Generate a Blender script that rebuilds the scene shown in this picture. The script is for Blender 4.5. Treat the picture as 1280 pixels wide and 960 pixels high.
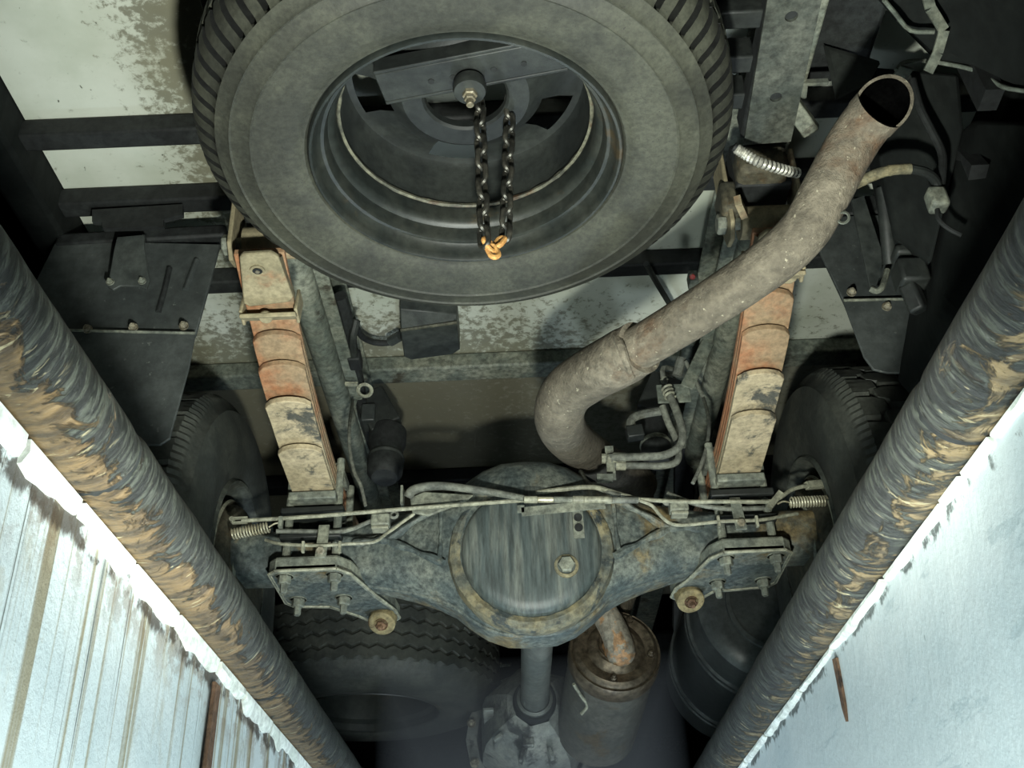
import bpy, bmesh, math, random
from mathutils import Vector, Matrix, noise
random.seed(4)
R = math.radians
SC = bpy.context.scene
C = SC.collection
for o in list(bpy.data.objects): bpy.data.objects.remove(o)
Z0 = 0.95                                   # lens height above the pit floor; build coordinates are relative to the lens

# ---------------------------------------------------------------- camera
F, PITCH, ROLL = 1300.0, R(32.0), math.atan(34/812)
cd = bpy.data.cameras.new('camera'); cam = bpy.data.objects.new('camera', cd); C.objects.link(cam)
cd.sensor_fit = 'HORIZONTAL'; cd.sensor_width = 36.0; cd.lens = 36.0*F/1280; cd.clip_start = .02; cd.clip_end = 60
vr, vf = Vector((1, 0, 0)), Vector((0, math.cos(PITCH), math.sin(PITCH)))
vu = vr.cross(vf)
cr = vr*math.cos(ROLL) - vu*math.sin(ROLL)
cu = vr*math.sin(ROLL) + vu*math.cos(ROLL)
mw = Matrix((cr, cu, -vf)).transposed().to_4x4(); mw.translation = Vector((0, 0, Z0))
cam.matrix_world = mw
SC.camera = cam
# ---------------------------------------------------------------- world, lamps, exposure
w = bpy.data.worlds.new('garage_dark'); SC.world = w; w.use_nodes = True
w.node_tree.nodes['Background'].inputs[0].default_value = (.55, .7, .72, 1)
w.node_tree.nodes['Background'].inputs[1].default_value = .012
def lamp(name, loc, power, radius, col):
    l = bpy.data.lights.new(name, 'POINT'); l.energy = power; l.shadow_soft_size = radius; l.color = col
    o = bpy.data.objects.new(name, l); C.objects.link(o); o.location = Vector(loc)+Vector((0, 0, Z0)); return o
# hand-held work lamp low in the pit, its beam thrown forward and up at the truck
sl = bpy.data.lights.new('work_lamp', 'SPOT'); sl.energy = 112; sl.shadow_soft_size = .035; sl.color = (.96, 1.0, .90)
sl.spot_size = R(74); sl.spot_blend = .62
so = bpy.data.objects.new('work_lamp', sl); C.objects.link(so); so.location = (.0, .45, -.10+Z0)
so.rotation_euler = Vector((.0, .58, .82)).to_track_quat('-Z', 'Y').to_euler()
# second lamp standing on the pit floor further along, under the gearbox
lamp('pit_floor_lamp', (.10, 2.35, -.40), 17, .08, (.74, .88, 1.0))
# unseen fill light added lower down to brighten the pit walls
lamp('pit_wall_fill', (.20, .76, -.40), 26, .10, (.90, 1.0, .98))
SC.view_settings.view_transform = 'Standard'; SC.view_settings.look = 'None'
SC.view_settings.gamma = 1; SC.view_settings.use_curve_mapping = False
SC.view_settings.exposure = 0.55

# ---------------------------------------------------------------- helpers: placing
def P(px, py, x=None, y=None, z=None, d=None):
    """point seen at a photo pixel, at a known x, y, z or distance along the lens axis"""
    r = vf + cr*((px-640)/F) + cu*((480-py)/F)
    if x is not None: d = x/r.x
    if y is not None: d = y/r.y
    if z is not None: d = z/r.z
    return r*d
V = lambda *a: Vector(a)

def frame(ax):
    ax = ax.normalized()
    h = Vector((0, 0, 1)) if abs(ax.z) < .9 else Vector((0, 1, 0))
    a = h.cross(ax).normalized(); b = ax.cross(a)
    return a, b, ax

def smooth_path(pts, k=6):
    pts = [Vector(p) for p in pts]; out = []
    for i in range(len(pts)-1):
        p0 = pts[i-1] if i else pts[0]*2-pts[1]
        p1, p2 = pts[i], pts[i+1]
        p3 = pts[i+2] if i+2 < len(pts) else pts[-1]*2-pts[-2]
        for j in range(k):
            t = j/k
            out.append(.5*((2*p1)+(-p0+p2)*t+(2*p0-5*p1+4*p2-p3)*t*t+(-p0+3*p1-3*p2+p3)*t**3))
    out.append(pts[-1]); return out

class MB:
    def __init__(s): s.v = []; s.f = []
    def add(s, vs, fs):
        n = len(s.v); s.v += [Vector(v) for v in vs]; s.f += [tuple(i+n for i in f) for f in fs]; return s
    def box(s, c, d, M=None):
        c = Vector(c); x, y, z = d[0]/2, d[1]/2, d[2]/2
        vs = [Vector((a*x, b*y, e*z)) for a in (-1, 1) for b in (-1, 1) for e in (-1, 1)]
        if M: vs = [M @ v for v in vs]
        return s.add([v+c for v in vs], [(0,1,3,2),(4,6,7,5),(0,4,5,1),(2,3,7,6),(0,2,6,4),(1,5,7,3)])
    def bar(s, p0, p1, wd, ht, up=(0, 0, 1)):
        p0, p1 = Vector(p0), Vector(p1); ax = (p1-p0).normalized(); up = Vector(up)
        a = ax.cross(up).normalized(); b = a.cross(ax)
        M = Matrix((a, ax, b)).transposed()
        return s.box((p0+p1)/2, (wd, (p1-p0).length, ht), M)
    def tube(s, pts, r, n=12, k=0, caps=True, cut=None, flip=False):
        pts = smooth_path(pts, k) if k else [Vector(p) for p in pts]
        m = len(pts)
        rr = r if callable(r) else (lambda t: r)
        a0 = None; vs = []
        for i, p in enumerate(pts):
            t = (pts[min(i+1, m-1)]-pts[max(i-1, 0)]).normalized()
            if a0 is None: a0 = frame(t)[0]
            a0 = (a0-t*a0.dot(t)).normalized(); b0 = t.cross(a0)
            rad = rr(i/(m-1))
            for j in range(n):
                th = 2*math.pi*j/n
                q = p+(a0*math.cos(th)+b0*math.sin(th))*rad
                if cut is not None and i == m-1: q += t*((p-q).dot(cut)/t.dot(cut))
                vs.append(q)
        fs = []
        for i in range(m-1):
            for j in range(n):
                q = (i*n+j, i*n+(j+1) % n, (i+1)*n+(j+1) % n, (i+1)*n+j)
                fs.append(q[::-1] if flip else q)
        if caps: fs += [tuple(range(n))[::-1], tuple((m-1)*n+j for j in range(n))]
        return s.add(vs, fs)
    def lathe(s, prof, o, ax, n=48, fn=None, skip=None, close=False):
        """prof: (radius, along the axis)"""
        o = Vector(o); a, b, ax = frame(Vector(ax)); m = len(prof); vs = []
        for i, (r, h) in enumerate(prof):
            for j in range(n):
                th = 2*math.pi*j/n; rr, hh = fn(i, j, th, r, h) if fn else (r, h)
                vs.append(o+(a*math.cos(th)+b*math.sin(th))*rr+ax*hh)
        fs = []
        for i in range(m if close else m-1):
            for j in range(n):
                if skip and skip(i, 2*math.pi*(j+.5)/n): continue
                i2 = (i+1) % m
                fs.append((i*n+j, i*n+(j+1) % n, i2*n+(j+1) % n, i2*n+j))
        return s.add(vs, fs)
    def disc(s, o, ax, r, h, n=24, bev=.15):
        b = min(h, r)*bev
        return s.lathe([(1e-5, 0), (r-b, 0), (r, b), (r, h-b), (r-b, h), (1e-5, h)], o, ax, n)
    def bolt(s, o, ax, r=.012, h=.012, shank=.02):
        s.lathe([(1e-5, 0), (r*1.35, 0), (r*1.35, .003), (r*1.3, .003)], o, ax, 14)
        s.lathe([(r, .002), (r, h), (r*.85, h+.002), (r*.55, h+.002), (r*.55, h+shank), (r*.45, h+shank+.002), (1e-5, h+shank+.002)], o, ax, 6)
        return s
    def plate(s, poly, ext):
        n = len(poly); poly = [Vector(p) for p in poly]; e = Vector(ext)
        return s.add(poly+[p+e for p in poly], [tuple(range(n))[::-1], tuple(range(n, 2*n))]+[(i, (i+1) % n, n+(i+1) % n, n+i) for i in range(n)])
    def coil(s, p0, p1, rad, r, turns, n=6):
        p0, p1 = Vector(p0), Vector(p1); a, b, ax = frame(p1-p0); L = (p1-p0).length; N = int(turns*12)
        return s.tube([p0+ax*L*i/N+(a*math.cos(i*math.pi/6)+b*math.sin(i*math.pi/6))*rad for i in range(N+1)], r, n)
    def build(s, name, m, parent=None, bevel=0, ang=35, kind=None, label=None):
        me = bpy.data.meshes.new(name)
        off = Vector(parent['base']) if parent is not None and 'base' in parent else Vector((0, 0, 0))
        me.from_pydata([v-off for v in s.v], [], s.f)
        bm = bmesh.new(); bm.from_mesh(me); bmesh.ops.remove_doubles(bm, verts=bm.verts, dist=2e-5)
        bmesh.ops.recalc_face_normals(bm, faces=bm.faces); bm.to_mesh(me); bm.free()
        me.polygons.foreach_set('use_smooth', [True]*len(me.polygons)); me.set_sharp_from_angle(angle=R(ang))
        me.materials.append(m)
        o = bpy.data.objects.new(name, me); C.objects.link(o)
        if parent is not None:
            o.parent = parent; o['base'] = tuple(off)
        else:
            o['base'] = (0, 0, 0)
        if bevel:
            b = o.modifiers.new('bevel', 'BEVEL'); b.width = bevel; b.segments = 2; b.limit_method = 'ANGLE'; b.angle_limit = R(40)
        if kind: o['kind'] = kind
        if label: o['label'] = label
        return o

def thing(name, label, cat, base, group=None):
    o = bpy.data.objects.new(name, None); C.objects.link(o); o.empty_display_size = .05
    o.location = Vector(base); o['base'] = tuple(base)
    o['label'] = label; o['category'] = cat
    if group: o['group'] = group
    return o
def tag(o, label, cat, group=None):
    o['label'] = label; o['category'] = cat
    if group: o['group'] = group
    return o

# ---------------------------------------------------------------- helpers: materials
def new_mat(name):
    m = bpy.data.materials.new(name); m.use_nodes = True; nt = m.node_tree
    return m, nt, nt.nodes['Principled BSDF']
def N(nt, t, **kw):
    n = nt.nodes.new(t)
    for k, v in kw.items(): setattr(n, k, v)
    return n
def coords(nt, stretch=(1, 1, 1), rot=(0, 0, 0)):
    tc = N(nt, 'ShaderNodeTexCoord'); mp = N(nt, 'ShaderNodeMapping')
    nt.links.new(tc.outputs['Object'], mp.inputs[0]); mp.inputs['Scale'].default_value = stretch; mp.inputs['Rotation'].default_value = rot
    return mp.outputs[0]
def nz(nt, vec, scale, detail=5, rough=.6, dist=0.):
    n = N(nt, 'ShaderNodeTexNoise'); nt.links.new(vec, n.inputs['Vector'])
    n.inputs['Scale'].default_value = scale; n.inputs['Detail'].default_value = detail
    n.inputs['Roughness'].default_value = rough; n.inputs['Distortion'].default_value = dist
    return n.outputs[0]
def rmp(nt, fac, lo, hi, a=0., b=1.):
    n = N(nt, 'ShaderNodeMapRange'); n.clamp = True; n.interpolation_type = 'SMOOTHSTEP'
    nt.links.new(fac, n.inputs[0]); n.inputs[1].default_value = lo; n.inputs[2].default_value = hi
    n.inputs[3].default_value = a; n.inputs[4].default_value = b
    return n.outputs[0]
def mth(nt, op, a, b=None):
    n = N(nt, 'ShaderNodeMath', operation=op)
    for i, q in enumerate((a, b)):
        if q is None: continue
        if isinstance(q, (int, float)): n.inputs[i].default_value = q
        else: nt.links.new(q, n.inputs[i])
    return n.outputs[0]
def mixc(nt, fac, a, b, mode='MIX'):
    n = N(nt, 'ShaderNodeMix', data_type='RGBA', blend_type=mode)
    for i, q in ((0, fac), (6, a), (7, b)):
        if isinstance(q, (int, float)): n.inputs[i].default_value = q
        elif isinstance(q, (tuple, list)): n.inputs[i].default_value = (*q[:3], 1)
        else: nt.links.new(q, n.inputs[i])
    return n.outputs[2]
def bumpn(nt, b, height, strength, dist=.004):
    n = N(nt, 'ShaderNodeBump'); n.inputs['Strength'].default_value = strength; n.inputs['Distance'].default_value = dist
    nt.links.new(height, n.inputs['Height']); nt.links.new(n.outputs[0], b.inputs['Normal'])
def s2l(c):
    return tuple((x/255/12.92 if x <= 10 else ((x/255+.055)/1.055)**2.4) for x in c)
def xyz(nt):
    tc = N(nt, 'ShaderNodeTexCoord'); sp = N(nt, 'ShaderNodeSeparateXYZ'); nt.links.new(tc.outputs['Object'], sp.inputs[0])
    return sp.outputs

def grime(name, base, dust, rust=None, ns=9, th=(.4, .65), rs=6, rth=(.56, .64), rough=.75, metal=0., bump=.3, bs=70, stretch=(1, 1, 1), spec=.4, dst=.003, speck=None, grit=.55):
    m, nt, b = new_mat(name); vec = coords(nt, stretch)
    col = mixc(nt, rmp(nt, nz(nt, vec, ns, 6, .65), *th), s2l(base), s2l(dust))
    if rust:
        q = rmp(nt, nz(nt, vec, rs, 8, .7, .4), *rth)
        col = mixc(nt, q, col, mixc(nt, nz(nt, vec, rs*7, 4), s2l(rust), s2l([c*.6 for c in rust])))
    fine = nz(nt, vec, bs, 5, .7)
    col = mixc(nt, 1., col, mixc(nt, rmp(nt, fine, .25, .75), (1-grit,)*3, (1+grit,)*3), 'MULTIPLY')
    if speck:
        col = mixc(nt, rmp(nt, nz(nt, vec, bs*1.7, 3, .6), .66, .72), col, s2l(speck))
    nt.links.new(col, b.inputs['Base Color'])
    b.inputs['Roughness'].default_value = rough; b.inputs['Metallic'].default_value = metal; b.inputs['Specular IOR Level'].default_value = spec
    bumpn(nt, b, fine, bump, dst)
    return m

M = {}
M['tyre'] = grime('tyre_dusty', (44, 45, 39), (64, 65, 55), ns=5, rough=.62, bump=.15, bs=120, spec=.4, speck=(40, 40, 36), grit=.32)
M['tread'] = grime('tyre_dark', (46, 49, 46), (66, 68, 62), ns=7, rough=.6, bump=.25, bs=90, grit=.3)
M['rim'] = grime('rim_black', (31, 35, 33), (48, 50, 45), (76, 66, 48), ns=6, rs=7, rth=(.6, .7), rough=.45, bump=.1, grit=.3)
M['edge'] = grime('worn_edge', (96, 95, 80), (64, 65, 57), (92, 72, 52), ns=26, rough=.6)
M['black'] = grime('black_steel', (29, 32, 31), (43, 46, 43), ns=8, rough=.55, bump=.15, grit=.3)
M['deep'] = grime('sooty_black', (22, 24, 24), (34, 37, 36), ns=6, rough=.7, bump=.2)
M['frame'] = grime('frame_grey_green', (84, 90, 82), (116, 118, 104), (70, 66, 54), ns=7, rs=5, rough=.65, bump=.15)
M['plastic'] = grime('black_plastic', (46, 50, 49), (62, 66, 63), ns=5, rough=.5, bump=.08, bs=40, grit=.3)
M['flap'] = grime('flap_rubber', (50, 54, 53), (68, 72, 70), ns=4, rough=.6, bump=.08, bs=40, speck=(82, 86, 82), grit=.3)
M['axle'] = grime('axle_dirty', (66, 74, 73), (96, 100, 92), (122, 108, 76), ns=10, rs=5.5, rth=(.52, .66), rough=.55, bump=.7, bs=80)
M['mud'] = grime('axle_mud', (92, 90, 74), (114, 106, 80), (66, 70, 66), ns=14, rs=12, rough=.8, bump=.6, bs=90)
M['cover'] = grime('diff_cover', (62, 70, 69), (92, 96, 90), ns=9, rough=.5, bump=.25, bs=40, stretch=(3.2, 1, .35), spec=.5)
M['exhaust'] = grime('exhaust_crust', (88, 82, 70), (110, 103, 89), (104, 76, 52), ns=7, rs=3.6, rth=(.55, .72), rough=.85, bump=1.0, bs=60, speck=(150, 144, 124), dst=.005, grit=.34)
M['soot'] = grime('exhaust_soot', (4, 4, 4), (7, 7, 6), rough=1., spec=.0, bump=0.)
M['leaf_pale'] = grime('leaf_spring_beige', (146, 134, 108), (164, 150, 122), (84, 84, 76), ns=8, rs=11, rth=(.53, .64), rough=.75, bump=.35, bs=90, metal=0., grit=.32)
M['leaf_rust'] = grime('leaf_spring_rust', (138, 92, 62), (134, 114, 88), (142, 128, 104), ns=7, rs=5, rth=(.56, .72), rough=.8, bump=.3, bs=90, grit=.32)
M['leaf_edge'] = grime('leaf_spring_flank', (156, 108, 70), (136, 104, 72), ns=9, rough=.8, grit=.32)
M['hanger'] = grime('spring_hanger', (124, 116, 92), (140, 130, 104), (152, 104, 74), ns=8, rs=4, rth=(.56, .7), rough=.8, bump=.3, grit=.32)
M['cable'] = grime('pale_steel_line', (138, 138, 120), (112, 112, 98), ns=20, rough=.55, bump=.2)
M['hose'] = grime('grey_hose', (104, 106, 96), (84, 86, 80), ns=14, rough=.7, bump=.2)
M['coil'] = grime('spring_wire', (176, 172, 150), (140, 134, 110), ns=30, rough=.4, metal=.3, bump=.1)
M['bracket'] = grime('bracket_grey', (92, 96, 88), (120, 122, 108), ns=14, rough=.65, bump=.3)
M['bush'] = grime('rusty_bush', (128, 116, 84), (104, 96, 70), (90, 68, 46), ns=18, rs=16, rough=.75)
M['muffler'] = grime('muffler_rust', (88, 78, 64), (108, 98, 82), (78, 62, 46), ns=9, rs=8, rough=.42, metal=.55, bump=.35)
M['muffler_body'] = grime('muffler_shell', (92, 90, 82), (78, 78, 72), (104, 92, 72), ns=5, rs=9, rough=.5, metal=.4, bump=.2, grit=.34)
M['muffler_neck'] = grime('flaky_neck', (110, 102, 88), (138, 132, 118), (176, 136, 96), ns=9, rs=16, rth=(.5, .54), rough=.6, metal=.2, bump=.6)
M['shaft'] = grime('shaft_grey', (88, 92, 88), (104, 106, 100), ns=7, rough=.42, metal=.35, bump=.1, grit=.3)
M['alu'] = grime('gearbox_alloy', (112, 116, 112), (134, 136, 128), (76, 78, 76), ns=12, rs=9, rough=.55, metal=.2, bump=.3, grit=.34)
M['tank'] = grime('tank_black', (58, 62, 62), (74, 78, 76), ns=5, rough=.3, metal=.15, bump=.04, grit=.3)
M['chain'] = grime('chain_black', (48, 48, 44), (76, 74, 66), ns=40, rough=.4, metal=.5)
M['chain_rust'] = grime('chain_rust', (196, 148, 84), (160, 112, 64), ns=50, rough=.7)
M['nut'] = grime('zinc_nut', (170, 164, 146), (130, 122, 102), ns=40, rough=.4, metal=.5)
M['silver'] = grime('silver_braid', (214, 212, 200), (150, 148, 136), ns=60, rough=.35, metal=.5)
M['rust'] = grime('rusty_steel', (88, 66, 50), (116, 90, 68), (60, 46, 38), ns=14, rs=10, rough=.85, bump=.7)
M['concrete'] = grime('concrete', (52, 54, 52), (66, 67, 64), ns=6, rough=.9, bump=.3)
M['plaster'] = grime('white_plaster', (226, 230, 224), (204, 210, 200), (140, 124, 86), ns=12, rs=11, rth=(.66, .7), rough=.8, bump=.5, bs=60, grit=.3)
M['grub'] = grime('grubby_steel', (52, 52, 43), (74, 70, 56), (92, 78, 56), ns=11, rs=14, rough=.75, bump=.5)
M['plate'] = grime('plate_grey', (56, 60, 55), (78, 80, 72), ns=8, rough=.6, bump=.15)
M['corner'] = grime('corner_black', (17, 20, 19), (29, 32, 30), ns=7, rough=.85, spec=.15, bump=.2, bs=40, stretch=(1, 1, .4), grit=.3)
M['flange'] = grime('cover_flange_dirt', (76, 80, 74), (112, 104, 78), (58, 66, 66), ns=9, rs=12, rth=(.5, .58), rough=.7, bump=.9, bs=60)
M['slit_shade'] = grime('slit_shade_black', (16, 17, 16), (26, 27, 24), rough=.7)  # near black that paints in the shade of the tyre shoulder slits
M['red'] = grime('red_lens', (190, 60, 48), (160, 50, 40), rough=.3)

def bed_material():
    m, nt, b = new_mat('bed_underside_white'); vec = coords(nt); X, Y, Z = xyz(nt)
    col = mixc(nt, rmp(nt, nz(nt, vec, 3.2, 5), .35, .7), s2l((186, 190, 178)), s2l((164, 169, 154)))
    # mould and mud thrown up by the tyres: towards the spare wheel and over the axle
    side = mth(nt, 'MULTIPLY', rmp(nt, X, -.80, -.58), rmp(nt, X, -.36, -.46))
    mid = mth(nt, 'MULTIPLY', rmp(nt, Y, 1.85-1.8, 2.40-1.8, .0, 1.0), rmp(nt, X, .55, -.25, .35, 1.))
    area = mth(nt, 'MAXIMUM', side, mid)
    n1 = nz(nt, vec, 42, 8, .72, .25)
    dirt = rmp(nt, mth(nt, 'ADD', mth(nt, 'MULTIPLY', area, .28), n1), .60, .74)
    col = mixc(nt, mth(nt, 'MULTIPLY', dirt, .75), col, s2l((76, 72, 52)))
    col = mixc(nt, mth(nt, 'MULTIPLY', area, rmp(nt, nz(nt, vec, 5, 4), .3, .7, 0, .5)), col, s2l((128, 124, 98)))
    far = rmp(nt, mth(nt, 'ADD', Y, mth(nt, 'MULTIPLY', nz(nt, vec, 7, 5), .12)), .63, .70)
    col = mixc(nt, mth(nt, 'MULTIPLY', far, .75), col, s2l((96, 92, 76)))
    spk = rmp(nt, nz(nt, coords(nt, (1, .6, 1)), 55, 3, .6), .70, .74)
    col = mixc(nt, spk, col, s2l((74, 76, 64)))
    nt.links.new(col, b.inputs['Base Color']); b.inputs['Roughness'].default_value = .6
    bumpn(nt, b, n1, .15, .003); return m
M['bed'] = bed_material()

def wall_material(name, streaky):
    m, nt, b = new_mat(name); vec = coords(nt); X, Y, Z = xyz(nt)
    col = mixc(nt, rmp(nt, nz(nt, vec, 4, 5), .35, .7), s2l((206, 214, 214)), s2l((188, 200, 202)))
    h = nz(nt, coords(nt, (1, 1, .5)), 14, 6, .6)
    if streaky:
        fade = rmp(nt, Z, -.35, .42, .0, .17)
        wob = coords(nt, (1, 48, .4), (R(0), 0, 0))
        st = nz(nt, wob, 1.0, 5, .62, .25)
        k = rmp(nt, mth(nt, 'ADD', st, fade), .68, .80)
        col = mixc(nt, mth(nt, 'MULTIPLY', k, .85), col, mixc(nt, nz(nt, coords(nt, (1, 7, .3)), 1.6, 3), s2l((156, 146, 112)), s2l((120, 104, 74))))
        st2 = nz(nt, coords(nt, (1, 85, .5)), 1.3, 6, .6, .2)
        k2 = rmp(nt, mth(nt, 'ADD', st2, fade), .76, .82)
        col = mixc(nt, mth(nt, 'MULTIPLY', k2, .9), col, s2l((72, 76, 64)))
        top = mth(nt, 'MULTIPLY', rmp(nt, Z, .33, .44), rmp(nt, nz(nt, vec, 22, 7, .7), .48, .56))
        col = mixc(nt, mth(nt, 'MULTIPLY', top, .6), col, s2l((112, 84, 52)))
        bl = mth(nt, 'MULTIPLY', rmp(nt, Z, .1, .38), rmp(nt, nz(nt, coords(nt, (1, 1.6, .8)), 9, 7, .72), .56, .66))
        col = mixc(nt, mth(nt, 'MULTIPLY', bl, .3), col, s2l((150, 132, 84)))
    else:
        sc = rmp(nt, nz(nt, coords(nt, (1, 1, 5), (R(-28), 0, 0)), 6, 7, .7), .6, .64)
        col = mixc(nt, mth(nt, 'MULTIPLY', sc, .4), col, s2l((150, 168, 172)))
        sp = rmp(nt, nz(nt, vec, 38, 4, .6), .70, .74)
        col = mixc(nt, mth(nt, 'MULTIPLY', sp, .6), col, s2l((120, 134, 134)))
    edge = mth(nt, 'ADD', Z, mth(nt, 'MULTIPLY', nz(nt, coords(nt, (1, 1, .4)), 30, 6, .7), -.05))
    ln = mth(nt, 'MULTIPLY', rmp(nt, edge, .385 if streaky else .408, .395 if streaky else .414), rmp(nt, nz(nt, vec, 13, 6, .7), .44, .52))
    col = mixc(nt, mth(nt, 'MULTIPLY', ln, .9), col, s2l((58, 46, 34) if streaky else (66, 72, 70)))
    nt.links.new(col, b.inputs['Base Color']); b.inputs['Roughness'].default_value = .5
    fine = nz(nt, coords(nt, (1, 1, 1)), 70, 6, .75)
    h2 = mth(nt, 'ADD', h, mth(nt, 'MULTIPLY', fine, .5 if streaky else .22))
    bumpn(nt, b, h2, .6 if streaky else .5, .008); return m
M['wall_l'] = wall_material('wall_paint_streaked', True)
M['wall_r'] = wall_material('wall_paint_scratched', False)

def guard_material(name, sgn, amt, ochre):
    """black pipe paint scuffed round the pipe, flaking to ochre on the flank that faces down into the pit"""
    m, nt, b = new_mat(name); X, Y, Z = xyz(nt)
    rub = nz(nt, coords(nt, (2.0, 13, 2.0), (R(22), 0, R(24*sgn))), 9, 8, .75, .6)
    col = mixc(nt, rmp(nt, rub, .46, .60), s2l((22, 25, 23)), s2l((70, 74, 66)))
    ang = mth(nt, 'ADD', mth(nt, 'MULTIPLY', X, -sgn*.77), mth(nt, 'MULTIPLY', Z, -.65))       # low on the wall side
    low = rmp(nt, ang, -.035, .022, 0, 1)
    fl = nz(nt, coords(nt, (2.6, 2.6, 2.6), (0, 0, R(20*sgn))), 6.2, 9, .72, 1.6)
    k = rmp(nt, mth(nt, 'ADD', fl, mth(nt, 'MULTIPLY', low, amt)), .63, .71)
    och = mixc(nt, rmp(nt, nz(nt, coords(nt, (1, 3, 1)), 22, 6), .35, .65), s2l([c*.55 for c in ochre]), s2l(ochre))
    col = mixc(nt, k, col, och)
    cr_ = rmp(nt, nz(nt, coords(nt, (1.4, 4, 1.4)), 9, 8, .75, 1.2), .61, .64)
    col = mixc(nt, mth(nt, 'MULTIPLY', cr_, .8), col, s2l((40, 34, 26)))
    hi = mth(nt, 'MULTIPLY', low, rmp(nt, nz(nt, coords(nt, (1.5, 6, 1.5)), 12, 7, .7, .8), .60, .64))
    col = mixc(nt, hi, col, s2l((186, 176, 140)))
    nt.links.new(col, b.inputs['Base Color']); b.inputs['Roughness'].default_value = .5
    hgt = mth(nt, 'SUBTRACT', rub, mth(nt, 'MULTIPLY', k, .6))
    hgt = mth(nt, 'SUBTRACT', hgt, mth(nt, 'MULTIPLY', cr_, .5))
    bumpn(nt, b, hgt, .9, .009); return m
M['guard_l'] = guard_material('guard_pipe_paint_a', 1, .25, (124, 102, 68))
M['guard_r'] = guard_material('guard_pipe_paint_b', -1, .17, (138, 120, 86))

# ================================================================ SETTING: the inspection pit
GZ = .455                                     # garage floor level
PC = .009                                     # pit centre line
WX = .436
def slab(name, c, d, m): return MB().box(c, d).build(name, m, kind='structure')
slab('floor', (PC, 3, -.99), (2.2, 12, .08), M['concrete'])
slab('floor.001', (PC-WX-2.30, 3, GZ-.08), (4.4, 12, .16), M['concrete'])
slab('floor.002', (PC+WX+2.30, 3, GZ-.08), (4.4, 12, .16), M['concrete'])
def pit_wall(name, s, m):
    mb = MB(); x0 = PC+s*WX; n = 60
    vs = []; fs = []
    ys = [-3+.075*i for i in range(161)]; zs = [-.95+.07*i for i in range(21)]; zs[-1] = GZ
    for y in ys:
        for z in zs:
            vs.append((x0+s*.004*noise.noise((y*2.3, z*2.3, s*5)), y, z))
    nzv = len(zs)
    for i in range(len(ys)-1):
        for j in range(nzv-1):
            fs.append((i*nzv+j, i*nzv+j+1, (i+1)*nzv+j+1, (i+1)*nzv+j))
    mb.add(vs, fs)
    mb.box((PC+s*(WX+.055), 3, (GZ-.95)/2), (.09, 12, GZ+.95))
    return mb.build(name, m, kind='structure')
wl = pit_wall('wall_left', -1, M['wall_l']); wr = pit_wall('wall_right', 1, M['wall_r'])
slab('wall_front', (PC, 9.0, -.25), (1.0, .1, 1.40), M['wall_r'])
slab('wall_back', (PC, -3.0, -.25), (1.0, .1, 1.40), M['wall_r'])
# the dark garage round the pit
slab('wall_left.001', (-4.9, 3, 1.75), (.1, 12, 2.7), M['concrete']); slab('wall_right.001', (4.9, 3, 1.75), (.1, 12, 2.7), M['concrete'])
slab('wall_front.001', (0, 9.1, 1.75), (9.9, .1, 2.7), M['concrete']); slab('wall_back.001', (0, -3.1, 1.75), (9.9, .1, 2.7), M['concrete'])
slab('ceiling', (0, 3, 3.15), (9.9, 12.4, .1), M['concrete'])
# the white plaster lip under each guard pipe: separate broken pieces
def lip(name, s, ys, drop):
    root = bpy.data.objects.new(name, None); C.objects.link(root); root['kind'] = 'structure'; root['base'] = (0, 0, 0)
    for i in range(len(ys)-1):
        y0, y1 = ys[i]+.004, ys[i+1]-.004
        n = max(3, int((y1-y0)/.018)); xin = PC+s*(WX-.006-.003*random.random()); top, low = [], []
        for k in range(n+1):
            y = y0+(y1-y0)*k/n
            d = drop*(.9+.5*noise.noise((y*7, s*3, 0))+.45*noise.noise((y*26, s*3, 1)))
            if k in (0, n): d *= .75
            low.append(Vector((xin+s*.004, y, GZ-max(.004, d)))); top.append(Vector((xin, y, GZ-.001)))
        mid = [a.lerp(b, .55)-Vector((s*.004*random.random(), 0, 0)) for a, b in zip(top, low)]
        vs = top+mid+low; m_ = n+1
        back = [Vector((PC+s*(WX+.006), v.y, v.z)) for v in top+low]
        fs = []
        for k in range(n):
            fs += [(k, k+1, m_+k+1, m_+k), (m_+k, m_+k+1, 2*m_+k+1, 2*m_+k), (3*m_+k, 3*m_+k+1, k+1, k), (2*m_+k, 2*m_+k+1, 4*m_+k+1, 4*m_+k)]
        fs += [(0, m_, 2*m_, 4*m_, 3*m_), (n, 3*m_+n, 4*m_+n, 2*m_+n, m_+n)]
        MB().add(vs+back, fs).build('plaster_piece', M['plaster'], root, ang=25)
    return root
yl = lambda px, py: P(px, py, x=PC-WX).y
yr = lambda px, py: P(px, py, x=PC+WX).y
lip('trim_1', -1, [.2, .55, .78, yl(95, 635), yl(160, 725), yl(215, 795), yl(268, 840), yl(300, 880), yl(335, 925), 2.3, 2.7, 3.4, 4.4, 6], .026)
lip('trim_2', 1, [.2, .6, .85, .93, yr(1190, 660), yr(1115, 750), yr(1045, 820), yr(1005, 870), yr(960, 920), 2.2, 2.8, 3.6, 4.6, 6], .011)
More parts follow.
